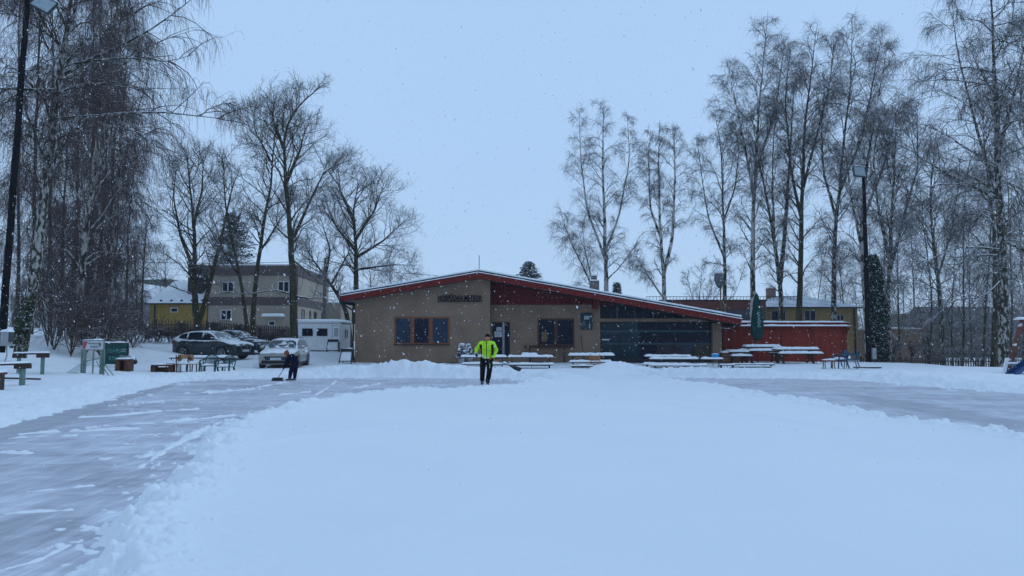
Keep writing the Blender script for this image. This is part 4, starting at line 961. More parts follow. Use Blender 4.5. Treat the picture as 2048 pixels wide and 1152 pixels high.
for x, lw in ((-.45, .04), (-.33, .09), (.02, .04), (.37, .1), (.46, .05)): MB().bar((x, .0, z0), (x + .03, -.05, g - .2), lw).build('post', GPOST, r)
m = MB()
for k in range(7): t = k / 6; m.bar((-.3 + .7 * t, -.02, z0 - .45), (-.95 + .12 * k if k < 4 else .62 + .2 * (k - 3), -.45, g - .1), .022)
m.bar((-.3, 0, z0 - .45), (.45, 0, z0 - .3), .03); m.build('splayed_bars', GPOST, r)
m = MB(); m.slab(-w, w, -.03, .03, z1 + .031, .04); m.build('snow_cover', M_SNOW, r)

# left post tables
def post_table(p0, p1, legs, zg, th, label, depth=.3, name='post_table'):
    """p0,p1 = plank end points (world)"""
    c = (p0 + p1) / 2; d = p1 - p0; ang = math.atan2(d.y, d.x); Ln = d.xy.length / 2
    r = empty(name, (c.x, c.y, 0), ang, label, 'table', 'plank tables on green posts at the left edge'); z = c.z
    MB().box(-Ln, Ln, -depth / 2, depth / 2, z - .05, z).build('table_top', DKWOOD, r)
    for t in legs:
        x = -Ln + 2 * Ln * t; MB().box(x - .2, x + .2, -depth * .4, depth * .4, z - .17, z - .051).build('bracket', DKWOOD, r)
        MB().box(x - .06, x + .06, -.06, .06, zg - .3, z - .171).build('post', GPOST, r)
    m = MB(); m.slab(-Ln, Ln, -depth / 2, depth / 2, z + .002, .05, seed=c.x, amp=.006); m.build('snow_cover', M_SNOW, r)
a = P(27, 706.5, 27); b = P(99, 705, 27.5); b.z = a.z; post_table(a, b, (.16, .82), P(60, 750, 27).z, 0, 'plank table on two green posts, rear one at the left edge')
a = P(-60, 731, 21.5); b = P(57, 726, 23); a.z = b.z = P(57, 727, 22.5).z; post_table(a, b, (.18, .9), P(45, 766, 22.5).z, 0, 'plank table on green posts, cut by the left picture edge')
r = empty('block_bench', (PW(-8, 20.5), 20.5, 0), R(8), 'low dark block bench in the left corner under the plank table', 'bench'); z = PZ(745, 20.5)
MB().box(-.6, .28, -.2, .2, z - .06, z).build('seat', WOODB, r)
for x in (-.5, .12): MB().box(x - .12, x + .12, -.15, .15, z - .6, z - .061).build('leg', DKWOOD, r)
m = MB(); m.slab(-.6, .28, -.2, .2, z + .002, .06); m.build('snow_cover', M_SNOW, r)
m = MB(); m.bar((-.85, 0, 0), (.5, -.1, -.03), .1, .05); o = m.build('fallen_rail', DKWOOD, None, (PW(48, 24), 24.3, PZ(756, 24.3))); tag(o, 'dark rail lying on the snow behind the front plank table', 'board')

# floodlight masts
def mast(pb, pt, r0, r1, head, label, hl):
    r = empty('floodlight_mast', pb, 0, label, 'lamp post'); d = pt - pb
    m = MB(); n = 12; m.tube([d * (i / n) + Vector((.015 * math.sin(i * 2), 0, 0)) for i in range(n + 1)], [r0 + (r1 - r0) * i / n for i in range(n + 1)], 12); m.build('pole', mk('dark_tarred_pole', (.010, .010, .012), .95, .4, 5, spec=.05), r)
    return r, d
pb = P(2, 705, 27); pt = P(58, -45, 27); r, d = mast(pb, pt, .13, .09, None, 'dark leaning floodlight mast at the left picture edge', 0)
LENS = mk('lamp_glass', (.30, .36, .38), .25, .2, 6); HOUS = mk('lamp_housing', (.05, .055, .06), .5, .2, 5)
def head(r, c, w, h, rx, ry, rz, dep=.25):
    M = Matrix.Translation(c) @ Matrix.Rotation(rz, 4, 'Z') @ Matrix.Rotation(ry, 4, 'Y') @ Matrix.Rotation(rx, 4, 'X')
    m = MB(); m.hexa([M @ Vector(p) for p in ((-w / 2, 0, -h / 2), (w / 2, 0, -h / 2), (-w * .35, dep, -h * .35), (w * .35, dep, -h * .35), (-w / 2, 0, h / 2), (w / 2, 0, h / 2), (-w * .35, dep, h * .35), (w * .35, dep, h * .35))]); hd = m.build('lamp_housing', HOUS, r)
    MB().box(-w * .46, w * .46, -.03, -.003, -h * .46, h * .46, M=M).build('lens', LENS, hd)
    m = MB()
    for q in ((-w / 2, w / 2, -h / 2, -h / 2 + .03), (-w / 2, w / 2, h / 2 - .03, h / 2), (-w / 2, -w / 2 + .03, -h / 2, h / 2), (w / 2 - .03, w / 2, -h / 2, h / 2)): m.box(q[0], q[1], -.05, -.004, q[2], q[3], M=M)
    m.build('lamp_rim', HOUS, hd)
    m = MB(); m.slab(-w / 2, w / 2, -.05, dep * .7, h / 2 + .001, .06, M=M, seed=w); m.build('snow_cover', M_SNOW, hd)
    return hd
head(r, P(88, 8, 26.8) - pb, .72, .62, R(-20), R(28), R(10))
m = MB(); m.bar(P(56, 5, 27) - pb, P(90, -10, 27.1) - pb, .05); m.build('arm', BLACK, r)
# meter box
r = empty('electric_box', P(13, 700, 24.6), 0, 'grey electric box with snowy top strapped to the left mast', 'electric box'); c = P(13, 676, 24.6) - r.location
MB().box(-.14, .12, c.y - .12, c.y + .12, c.z - .2, c.z + .2).build('cabinet', PBOX, r); MB().box(.121, .17, c.y - .1, c.y + .1, c.z - .12, c.z + .18).build('door', HOUS, r)
MB().box(-.15, .2, c.y - .13, c.y + .13, c.z - .26, c.z - .203).build('foot', PBOX, r)
m = MB(); m.slab(-.14, .13, c.y - .12, c.y + .12, c.z + .202, .1); m.build('snow_cover', M_SNOW, r); m = MB(); m.tube([(0, 0, c.z - .25), (.02, 0, c.z - .6), (-.08, 0, c.z - .9)], .022, 6); m.build('conduit', PBOX, r)
# right mast
D = 44; pb = P(1738, 728, D); pt = P(1727, 352, D); r, d = mast(pb, pt, .17, .09, None, 'tall dark floodlight mast beside the ivy covered trunk', 0)
head(r, P(1719, 343, D - .3) - pb, .82, .66, R(-14), R(3), R(14))
m = MB(); m.bar(d + Vector((-.1, -.1, -.1)), d + Vector((.3, .15, .15)), .05); m.bar(d + Vector((.0, 0, .1)), d + Vector((.28, .3, .1)), .1); m.build('arm', BLACK, r)
MB().box(.1, .32, -.3, -.1, .3, .95).build('switch_box', mk('pale_switch_box', (.3, .32, .34)), r)
# siren/nest on thin pole
D = 57; r = empty('tapered_drum', P(1440, 660, D), 0, 'grey tapered metal drum with snow cap beside the third birch', 'drum'); b = r.location
m = MB(); c = P(1441, 0, D); zt, zb_ = PZ(547, D) - b.z, PZ(576, D) - b.z; m.tube([(0, 0, zt), (0, 0, (zt + zb_) / 2), (.05, 0, zb_)], [.36, .37, .16], 14); m.build('drum', mk('grey_drum', (.13, .13, .14), .6, .2, 5), r)
m = MB(); m.ell((0, 0, zt + .05), (.36, .36, .2)); m.build('snow_cap', M_SNOW, r); m = MB(); m.tube([(.15, .1, 0), (.1, .1, zt)], .05, 6); m.build('pole', mk('pole_wood', (.18, .09, .05)), r)

# A-frame boards
def aboard(px, py0, py1, D, w, label, rz=0):
    b = P(px, py1, D); r = empty('pavement_sign', b, rz, label, 'sign'); h = PZ(py0, D) - b.z
    for s, dy in ((-1, -1), (1, -1), (-1, 1), (1, 1)): MB().bar((s * w * .5, dy * .3, -.1), (s * w * .42, dy * .04, h), .045).build('leg', BLACK, r)
    m = MB(); m.hexa([(-w * .42, -.26, h * .22), (w * .42, -.26, h * .22), (-w * .42, -.23, h * .22), (w * .42, -.23, h * .22), (-w * .4, -.08, h * .8), (w * .4, -.08, h * .8), (-w * .4, -.05, h * .8), (w * .4, -.05, h * .8)]); m.build('panel', M_SNOW, r)
    m = MB(); m.bar((-w * .45, -.09, h * .92), (w * .45, -.09, h * .92), .05, h * .2); m.bar((-w * .5, -.27, h * .2), (w * .5, -.27, h * .2), .04); m.build('header', DARK, r)
    m = MB(); m.slab(-w * .42, w * .42, -.07, .07, h, .05); m.build('snow_cover', M_SNOW, r)
aboard(694, 698, 728, 41, .72, 'black framed A board standing at the left corner of the inn', R(-10))
aboard(666, 679, 706, 49, .78, 'snow plastered A board leaning in front of the white trailer', R(5))

# potted conifers at the wall
def conifer_bush(px, py0, py1, D, w, label, seed, snowy=.45):
    rng = np.random.default_rng(seed); b = P(px, py1, D); h = PZ(py0, D) - b.z
    r = empty('potted_conifer', b, 0, label, 'shrub', 'snowy conifers by the inn wall')
    m = MB(); m.tube([(0, 0, -.25), (0, 0, .12)], [.2, .26], 12); m.build('pot', mk('pale_pot', (.3, .3, .32)), r)
    n = 1500; t = rng.random(n) ** .8; a = rng.random(n) * 6.28; rr = w * (1 - t * .75) * (.55 + .5 * rng.random(n))
    c = np.stack([rr * np.cos(a), rr * np.sin(a), .1 + (h - .1) * t], 1); V = []; Fs = []
    d = rng.normal(size=(n, 3, 3)) * .035; V = (c[:, None] + d).reshape(-1, 3); Fs = np.arange(n * 3).reshape(-1, 3)
    mesh_np('foliage', V, Fs, mk('dark_conifer', (.018, .035, .022), .9, .3, 6, snow=.3, snow_scale=9), r, smooth=False)
    s = MB()
    for k in range(16): t_ = rng.random(); a_ = rng.random() * 6.28; q = w * (1 - t_ * .7) * .8; s.ell((q * math.cos(a_), q * math.sin(a_) - .03, .12 + h * t_), (.09, .08, .06), nu=7, nv=5)
    s.ell((0, 0, h), (.12, .1, .1), nu=8, nv=6); s.build('snow_clumps', M_SNOW, r)
conifer_bush(924, 691, 719, 41.3, .36, 'snow laden potted conifer left of the door, front one', 1)
conifer_bush(937, 690, 717, 41.8, .28, 'slender whitish potted conifer just behind the front one', 2)
# planter with snowy shrub at veranda corner
D = 42.6; b = P(1459, 722, D); r = empty('planter', b, 0, 'brick planter box at the veranda corner', 'planter'); MB().box(-.5, .48, -.3, .3, -.1, .48).build('box', mk('planter_brick', (.12, .07, .05), .9, .3, 10), r)
m = MB(); m.slab(-.5, .48, -.3, .3, .482, .1); m.build('snow_cover', M_SNOW, r)

# horse trailer / site van
def trailer():
    D = 50; r = empty('white_trailer', (PW(643, D), D, 0), 0, 'white windowed site trailer with snowy roof beside the birch trunk', 'trailer')
    ox = r.location.x; x0, x1 = PW(605, D) - ox, PW(684, D) - ox; z0, z1 = PZ(701, D), PZ(646, D); yb = 4.2; x2 = PW(702, D + 3.2) * 1.0 - ox
    WH = mk('white_trailer_paint', (.84, .85, .85), .5, .06, 1.2, stretch=(3, 3, .5)); m = MB()
    foot = [(x0 - .55, .25), (x0 - .1, 0), (x1, 0), (x2, 3.2), (x0 - .55, 3.2)]
    n = 5; m.v = [(x, y, z0) for x, y in foot] + [(x, y, z1) for x, y in foot]; m.face([4, 3, 2, 1, 0]); m.face([5, 6, 7, 8, 9])
    for i in range(5): j = (i + 1) % 5; m.face([i, j, 5 + j, 5 + i])
    m.build('body', WH, r, bevel=.08)
    s = MB(); c = np.array(foot); cc = c.mean(0)
    for t, z in ((1.04, .0), (1.05, .09), (1.0, .18), (.9, .24), (.5, .27), (.0, .28)):
        for i in range(5):
            for q in range(6):
                p = c[i] * (1 - q / 6) + c[(i + 1) % 5] * (q / 6); p = cc + (p - cc) * t; s.v.append((p[0], p[1], z1 + .003 + z + (.03 * mnoise.noise(Vector((p[0] * 2, p[1] * 2, z * 3))) if z else 0)))
    for a in range(5):
        for i in range(30): j = (i + 1) % 30; s.face([a * 30 + i, a * 30 + j, a * 30 + 30 + j, a * 30 + 30 + i], 0, True)
    s.face(list(reversed(range(30)))); s.build('roof_snow', M_SNOW, r)
    for a, b in ((606, 627), (635, 656)):
        w0, w1 = PW(a, D) - ox, PW(b, D) - ox; window(r, w0, w1, PZ(672, D), PZ(657, D), -.002, BLACK, GLASS, mull=(.5,), fw=.05, sill=False, mw=.03)
    d0, d1 = PW(666, D) - ox, PW(681, D) - ox
    dd = MB().box(d0, d1, -.03, -.002, z0 + .05, PZ(651, D)).build('door', WH, r); q = MB()
    for u in (d0 - .02, d1): q.box(u, u + .02, -.036, -.001, z0 + .05, PZ(651, D)); 
    q.box(d0, d1, -.036, -.001, PZ(651, D), PZ(650.4, D)); q.build('door_seam', DARK, dd); MB().box(d0 + .25, d0 + .5, -.06, -.031, PZ(688, D), PZ(685, D)).build('handle', BLACK, dd)
    MB().box(d0 + .12, d1 - .1, -.036, -.031, PZ(673, D), PZ(656, D)).build('notice', mk('door_notice', (.42, .44, .46)), dd)
    # window on the end wall
    ang = math.atan2(3.2, x2 - x1); M = Matrix.Translation((x1, 0, 0)) @ Matrix.Rotation(ang, 4, 'Z')
    o = window(r, 1.2, 1.9, PZ(676, D), PZ(659, D), -.002, BLACK, GLASS, fw=.05, sill=False)
    for q in [o] + list(o.children): q.data.transform(M)
    for wx in (-.5, .5): 
        w = MB(); w.tube([(wx, .1, z0 - .12), (wx, .35, z0 - .12)], .3, 16); w.build('wheel', mk('tyre', (.02, .02, .022), .9), r)
    MB().box(x0 - .3, x1 - .1, .2, 3, z0 - .18, z0 - .003).build('chassis', DARK, r)
    s = MB(); s.bar((x0 - .5, .3, z0), (x0 - .5, .3, z1), .1); s.build('corner_post', WH, r)
trailer()
# utility poles and wires
D = 70; r = empty('utility_pole', P(648, 660, D), 0, 'grey wooden utility pole in front of the grey house corner', 'utility pole'); m = MB(); m.tube([(0, 0, -1), (.02, 0, PZ(516, D) - r.location.z)], [.19, .14], 8); m.build('pole', mk('grey_pole_wood', (.10, .09, .09), .9, .2, 4), r)
for k, (pts, lab) in enumerate((([(150, 514), (300, 525), (430, 527), (648, 523)], 'upper black wire running from the left woods to the utility pole'), ([(648, 526), (800, 546), (1000, 560)], 'black wire running from the utility pole behind the inn roof'))):
    m = MB(); m.tube([P(a, b, 70) for a, b in pts], .022, 5); o = m.build('power_line', BLACK, None); tag(o, lab, 'wire')
# playground frame at right edge
D = 30; r = empty('swing_frame', (PW(2030, D), D, 0), 0, 'rust red wooden swing frame with snowy rail at the right edge', 'swing'); ox = r.location.x
RW = mk('red_brown_pole', (.12, .05, .035), .8, .25, 6, snow=.7)
for (a, b) in (((2008, 750, 30), (2046, 640, 31)), ((2090, 750, 31.5), (2050, 640, 31))):
    p, q = P(*a), P(*b); MB().bar((p.x - ox, p.y - D, p.z - .3), (q.x - ox, q.y - D, q.z), .16).build('post', RW, r)
p, q = P(2044, 643, 31), P(2200, 640, 33); m = MB(); m.bar((p.x - ox, p.y - D, p.z), (q.x - ox, q.y - D, q.z), .14); m.build('top_beam', RW, r)
m = MB(); m.slab(p.x - ox - .15, q.x - ox, p.y - D - .08, p.y - D + .3, p.z + .08, .1); m.build('beam_snow', M_SNOW, r)
p, q = P(2013, 729, 30), P(2150, 734, 30); m = MB(); m.bar((p.x - ox, 0, p.z), (q.x - ox, 0, q.z), .09); rl = m.build('rail', ZINC, r); m = MB(); m.slab(p.x - ox, q.x - ox, -.05, .05, max(p.z, q.z) + .03, .08); m.build('rail_snow', M_SNOW, r)
m = MB(); p, q = P(2008, 748, 29.8), P(2014, 716, 29.8); m.bar((p.x - ox, -.2, p.z), (q.x - ox, -.2, q.z), .1); m.build('snow_on_post', M_SNOW, r)
r = empty('slide', P(2040, 750, 29), 0, 'blue playground slide half buried in the snow bank at the right edge', 'slide'); b = r.location
p, q = P(2022, 754, 28.8) - b, P(2085, 706, 30) - b
m = MB(); m.hexa([p + Vector((0, -.2, -.05)), p + Vector((0, .3, -.05)), q + Vector((0, -.2, -.05)), q + Vector((0, .3, -.05)), p + Vector((0, -.2, 0)), p + Vector((0, .3, 0)), q + Vector((0, -.2, 0)), q + Vector((0, .3, 0))]); BL = mk('slide_blue', (.008, .045, .16), .35); m.build('chute', BL, r)
for s in (-.22, .3): m = MB(); m.bar(p + Vector((0, s, .06)), q + Vector((0, s, .06)), .03, .16); m.build('side_wall', BL, r)
m = MB(); m.tube([q, q + Vector((.1, 0, -1.5))], .04, 6); m.build('leg', ZINC, r)
# ---------------------------------------------------------------- cars
TYRE = mk('tyre', (.02, .02, .022), .9); RIM = mk('rim', (.22, .23, .25), .35, .1, 8, metal=.6)
CGL = mk('car_glass', (.012, .016, .025), .15, .25, 2, spec=.06); CGLW = mk('windscreen', (.05, .065, .075), .15, .3, 2, spec=.5, snow=.95)
HL = mk('headlight_glass', (.45, .47, .5), .15, .15, 20); PLA = mk('plate', (.45, .46, .5), .6, .05)
def lerp_tab(s, tab):
    return float(np.interp(s, [t[0] for t in tab], [t[1] for t in tab]))
def car(name, label, loc, rz, paint, L_, Wd, Hh, top, roof, wb, wr, kind='suv', group='cars parked in the yard', chrome=None):
    """x = 0 front .. L rear (car points to -x locally); top: belt/bonnet line (s,z); roof: (s,z) of the cabin top, s0 windscreen foot"""
    r = empty(name, loc, rz, label, 'car', group); hw = Wd / 2
    S = sorted(set(list(np.linspace(0, L_, 41)) + [wb[0] + wr * 1.14 * math.cos(t) for t in np.linspace(0, math.pi, 13)] + [wb[1] + wr * 1.14 * math.cos(t) for t in np.linspace(0, math.pi, 13)] + [.02, .07, L_ - .07, L_ - .02]))
    m = MB(); K = 15
    for s in S:
        zb = .20 + .12 * (1 - sstep(0, .5, s)) * 1 + .12 * sstep(L_ - .5, L_, s)
        for w in wb:
            d = abs(s - w); Rw = wr * 1.14
            if d < Rw + 1e-6: zb = max(zb, wr + math.sqrt(max(0, Rw * Rw - d * d)))
        zt = lerp_tab(s, top); f = min(s, L_ - s); tap = 1 - .16 * (1 - min(1, f / .75)) ** 2 - .03 * (1 - min(1, f / .08)) ** 2; w = hw * tap
        if s < .08 or s > L_ - .08: zt -= .07 * (1 - f / .08)
        zb = float(min(zb, zt - .12)); mid = max(zb + .02, zt - .32); 
        prof = [(w * .93, zb), (w * .99, zb + (mid - zb) * .35), (w, zb + (mid - zb) * .8), (w * .985, mid + (zt - mid) * .45), (w * .955, zt - .06), (w * .90, zt - .012), (w * .6, zt + .02), (0, zt + .032)]
        pts = [(s, -y, z) for y, z in prof] + [(s, y, z) for y, z in reversed(prof[:-1])]
        m.v += pts
    n = len(S)
    for i in range(n - 1):
        for j in range(K - 1): a = i * K + j; m.face([a, a + 1, a + K + 1, a + K], 0, True)
        a = i * K; m.face([a, a + K, a + 2 * K - 1, a + K - 1], 1)
    m.face([j for j in reversed(range(K))], 0); m.face([(n - 1) * K + j for j in range(K)], 0)
    m.build('body', [paint, DARK], r)
    # black sill cladding
    s0, s1 = wb[0] + wr * 1.16, wb[1] - wr * 1.16
    for sy in (-1, 1): MB().box(s0, s1, sy * hw * .955 - .02, sy * hw * .955 + .02, .19, .34).build('sill', DARK, r)
    if kind == 'suv':
        for sy in (-1, 1):
            for w in wb:
                q = MB(); q.tube([(w + wr * 1.17 * math.cos(t), sy * hw * .965, wr + wr * 1.17 * math.sin(t)) for t in np.linspace(-.15, math.pi + .15, 14)], .05, 6); q.build('arch_cladding', DARK, r)
    # cabin
    rs = [t[0] for t in roof]; a0, a1 = rs[0], rs[-1]; inner_w = hw * .90
    C = MB(); KS = np.linspace(a0, a1, 30); K2 = 9
    for s in KS:
        zt = lerp_tab(s, roof); zb = lerp_tab(s, top) - .05; zt = max(zt, zb + .03); k = (zt - zb) / (Hh - zb); wt = inner_w - .22 * k
        pr = [(inner_w, zb), (inner_w - .22 * k * .85, zb + (zt - zb) * .88), (wt - .04 * k, zt - .01), (wt * .55, zt + .012 * k), (0, zt + .02 * k)]
        C.v += [(s, -y, z) for y, z in pr] + [(s, y, z) for y, z in reversed(pr[:-1])]
    for i in range(29):
        for j in range(8): a = i * K2 + j; C.face([a, a + 1, a + K2 + 1, a + K2], 0, True)
    C.face([j for j in reversed(range(K2))]); C.face([29 * K2 + j for j in range(K2)])
    C.build('cabin', paint, r)
    # glass: windscreen, rear, side windows -- patches offset from the cabin surface
    def surf(s, v):   # v in 0..1 across (-y..y) on the top
        zt = lerp_tab(s, roof); zb = lerp_tab(s, top) - .05; k = (zt - zb) / (Hh - zb); return zt, zb, k
    roof_s0 = [t[0] for t in roof if t[1] > Hh - .13][0]; roof_s1 = [t[0] for t in roof if t[1] > Hh - .13][-1]
    def patch(nm, sa, sb, out, mat, u=.86):
        g = MB(); q = 8
        for i in range(q + 1):
            s = sa + (sb - sa) * i / q; zt, zb, k = surf(s, 0); wt = (inner_w - .22 * k - .045) * (.97 if i < q else .95)
            for v in (-1, -.55, 0, .55, 1):
                g.v.append((s + out[0], wt * v, zt + out[1] + (.02 * k * (1 - v * v))))
        for i in range(q):
            for j in range(4): a = i * 5 + j; g.face([a, a + 1, a + 6, a + 5], 0, True)
        g.build(nm, mat, r)
    patch('windscreen', a0 + .12, roof_s0 - .03, (-.022, .018), CGLW)
    patch('rear_window', roof_s1 + .06, a1 - .14, (.022, .016), CGL)
    sw = [(roof_s0 + (a0 - roof_s0) * .52, (a0 * .0 + (wb[0] + wb[1]) / 2 + .05)), ((wb[0] + wb[1]) / 2 + .14, wb[1] - .22), (wb[1] - .13, wb[1] + .42)]
    for sy in (-1, 1):
        for (sa, sb) in sw:
            g = MB(); q = 6
            for i in range(q + 1):
                s = sa + (sb - sa) * i / q; zt, zb, k = surf(s, 0); z0 = zb + .09; z1 = zb + (zt - zb) * .86
                z1 = max(z1, z0 + .01)
                for z in (z0, z1):
                    y = inner_w - .22 * k * .85 * (z - zb) / ((zt - zb) * .88); g.v.append((s, sy * (y + .008), z))
            for i in range(q): a = 2 * i; g.face([a, a + 1, a + 3, a + 2] if sy > 0 else [a, a + 2, a + 3, a + 1], 0)
            g.build('side_window', CGL, r)
        # mirror, handle, headlight, taillight
        s = a0 + .42; z = lerp_tab(s, top) + .08
        q = MB(); q.ell((s, sy * (hw + .07), z), (.07, .11, .075)); q.build('wing_mirror', paint, r)
        for s in ((wb[0] + wb[1]) / 2 - .02, wb[1] - .35): MB().box(s - .08, s + .08, sy * hw * .985 - .02, sy * hw * .985 + .02, lerp_tab(s, top) - .17, lerp_tab(s, top) - .14).build('door_handle', DARK, r)
        zf = lerp_tab(.1, top); q = MB()
        q.hexa([(.02, sy * hw * .50, zf - .17), (.30, sy * hw * .90, zf - .14), (.10, sy * hw * .46, zf - .17), (.34, sy * hw * .82, zf - .14), (.05, sy * hw * .50, zf - .07), (.40, sy * hw * .915, zf - .015), (.12, sy * hw * .46, zf - .07), (.44, sy * hw * .84, zf - .015)]); q.build('headlight', HL, r)
        zf = lerp_tab(L_ - .1, top); MB().box(L_ - .3, L_ - .03, sy * hw * .86 - .03, sy * hw * .86 + .04, zf - .24, zf - .08).build('tail_light', mk('tail_red', (.12, .01, .012), .3), r)
        for w in wb:
            wh = empty('wheel', (w, sy * (hw - .115), wr)); wh.parent = r; q = MB(); q.tube([(0, -.11, 0), (0, -.085, 0), (0, .085, 0), (0, .11, 0)], [wr * .93, wr, wr, wr * .93], 28); q.build('tyre', TYRE, wh)
            q = MB(); yo = sy * .112; q.tube([(0, yo - .004, 0), (0, yo + .004, 0)], wr * .70, 24, mi=1)
            for k in range(10):
                a = 2 * math.pi * k / 10; q.bar((0, yo + sy * .012, 0), (wr * .68 * math.cos(a), yo + sy * .012, wr * .68 * math.sin(a)), .035, .02, mi=0)
            ring = [(wr * .68 * math.cos(t), yo + sy * .01, wr * .68 * math.sin(t)) for t in np.linspace(0, 2 * math.pi, 25)]; q.tube(ring, .022, 5); q.build('rim', [RIM, BLACK], wh)
    zf = lerp_tab(.05, top)
    g = MB(); W_ = hw * (.46 if kind == 'suv' else .62); gh = .30 if kind == 'suv' else .16
    g.hexa([(-.012, -W_ * .8, zf - .12 - gh), (-.012, W_ * .8, zf - .12 - gh), (.06, -W_ * .8, zf - .12 - gh), (.06, W_ * .8, zf - .12 - gh), (.0, -W_, zf - .1), (.0, W_, zf - .1), (.06, -W_, zf - .1), (.06, W_, zf - .1)]); go = g.build('grille', BLACK, r)
    g = MB()
    g.tube([(-.015, -W_, zf - .1), (-.028, -W_ * .8, zf - .12 - gh), (-.03, W_ * .8, zf - .12 - gh), (-.015, W_, zf - .1)], .012, 5)
    if kind != 'suv': g.tube([(-.015, -W_, zf - .1), (-.02, 0, zf - .07), (-.015, W_, zf - .1)], .012, 5)
    for k in range(9):
        if kind != 'suv': y = -W_ * .75 + W_ * 1.5 * k / 8; g.bar((-.018, y, zf - .11 - gh), (-.012, y, zf - .11), .008)
    g.build('grille_trim', ZINC, go)
    MB().box(-.02, .06, -hw * .72, hw * .72, .27, .42).build('lower_intake', BLACK, r)
    MB().box(-.035, -.012, -.26, .26, .44, .55).build('licence_plate', PLA, r)
    g = MB(); g.box(-.012, .03, -hw * .75, hw * .75, .24, .265); g.build('front_lip', paint, r)
    if kind != 'sedan':
        for sy in (-1, 1):
            g = MB(); y = sy * (inner_w - .27); g.tube([(roof_s0 + .15, y, Hh - .0), (roof_s0 + .25, y, Hh + .055), (roof_s1 - .25, y, Hh + .05), (roof_s1 - .1, y, Hh - .03)], .018, 6); g.build('roof_rail', BLACK, r)
    return r
NAVY = mk('dark_teal_paint', (.010, .020, .027), .25, .1, 1, snow=.42, snow_scale=1.7, coat=.5)
SILV = mk('silver_beige_paint', (.30, .29, .26), .3, .08, 2, snow=.74, snow_scale=2.6, metal=.25, coat=.4)
BLKP = mk('dark_blue_paint', (.015, .022, .04), .25, .1, 1, snow=.9, snow_scale=2.6, coat=.5)
def placed(fn, xf, yf, heading, **k): pass
def put_car(name, label, cx, cy, a, paint, L_, Wd, Hh, top, roof, wb, wr, kind, dz=0):
    """centre on the ground, heading angle a of the nose"""
    nose = Vector((math.cos(a), math.sin(a), 0)); front = Vector((cx, cy, 0)) + nose * L_ / 2
    front.z = H(cx, cy) - .07 + dz
    return car(name, label, front, a + math.pi, paint, L_, Wd, Hh, top, roof, wb, wr, kind)
TOP_S = [(0, .80), (.12, .90), (.6, 1.0), (1.25, 1.08), (2.2, 1.07), (3.4, 1.10), (4.2, 1.14), (4.5, 1.10), (4.57, .85)]
ROOF_S = [(1.05, 1.06), (1.80, 1.46), (2.0, 1.54), (2.6, 1.60), (3.3, 1.57), (3.75, 1.48), (4.05, 1.36), (4.45, 1.12)]
put_car('parked_car', 'dark teal crossover car with snowy roof rails and dark wheels, side on', P(421, 700, 41.8).x, 42.2, R(-20), NAVY, 4.5, 1.85, 1.60, TOP_S, ROOF_S, (.88, 3.58), .36, 'suv')
TOP_O = [(0, .66), (.12, .76), (.6, .86), (1.25, .95), (2.2, .95), (3.6, .98), (4.5, 1.0), (4.65, .95), (4.69, .75)]
ROOF_O = [(1.1, .93), (1.95, 1.36), (2.15, 1.42), (2.9, 1.47), (3.7, 1.44), (4.15, 1.38), (4.55, 1.02)]
put_car('parked_car', 'silver beige estate car facing the rink behind the child', P(552, 740, 35.8).x - .1, 37.6, R(-84), SILV, 4.69, 1.83, 1.47, TOP_O, ROOF_O, (.92, 3.60), .33, 'estate')
TOP_D = [(0, .62), (.12, .72), (.7, .84), (1.35, .93), (2.2, .94), (3.6, .98), (4.3, 1.02), (4.45, .98), (4.5, .8)]
ROOF_D = [(1.1, .92), (2.0, 1.35), (2.2, 1.40), (2.8, 1.44), (3.4, 1.38), (4.3, 1.03)]
put_car('parked_car', 'dark car with little snow, half hidden between the crossover and the silver estate', P(470, 700, 46.5).x, 46.6, R(-20), BLKP, 4.5, 1.8, 1.44, TOP_D, ROOF_D, (.9, 3.5), .32, 'sedan')

# ---------------------------------------------------------------- people
def fused(name, caps, mat, parent, voxel=.014, smooth=6, mats_fn=None):
    """one continuous surface grown from tapered limbs (voxel remesh of overlapping capsules)"""
    m = MB()
    for c in caps:
        if len(c) == 2: m.ell(c[0], c[1], nu=14, nv=10); continue
        a, ra, b, rb = c[:4]; a = Vector(a); b = Vector(b)
        m.ell(a, ra, nu=12, nv=8); m.ell(b, rb, nu=12, nv=8); m.tube([a, (a + b) / 2, b], [ra, (ra + rb) / 2, rb], 12)
    o = m.build(name, mat if isinstance(mat, list) else [mat], parent)
    md = o.modifiers.new('r', 'REMESH'); md.mode = 'VOXEL'; md.voxel_size = voxel; md.use_smooth_shade = True
    ms = o.modifiers.new('s', 'SMOOTH'); ms.iterations = smooth; ms.factor = .5
    bpy.context.view_layer.update()
    me = bpy.data.meshes.new_from_object(o.evaluated_get(bpy.context.evaluated_depsgraph_get()))
    o.modifiers.clear(); o.data = me; me.name = name
    if not me.materials:
        for mm in (mat if isinstance(mat, list) else [mat]): me.materials.append(mm)
    if mats_fn:
        for p in me.polygons: p.material_index = mats_fn(p.center)
    return o
SKIN = mk('skin', (.42, .20, .13), .6, .1, 12); HAIR = mk('dark_hair', (.020, .011, .008), .95, .3, 30, spec=.05)
LIME = mk('lime_jacket', (.43, .76, .035), .8, .25, 7, bump=.8, bscale=12, spec=.15); BLKC = mk('black_cloth', (.008, .008, .010), .95, .4, 9, bump=.6, bscale=14, spec=.08)
NAVYC = mk('navy_cloth', (.006, .007, .022), .95, .4, 9, bump=.6, bscale=14, spec=.08); BOOT = mk('grey_shoe', (.09, .09, .095), .8, .3, 12); ORC = mk('orange_grip', (.5, .13, .03), .6)
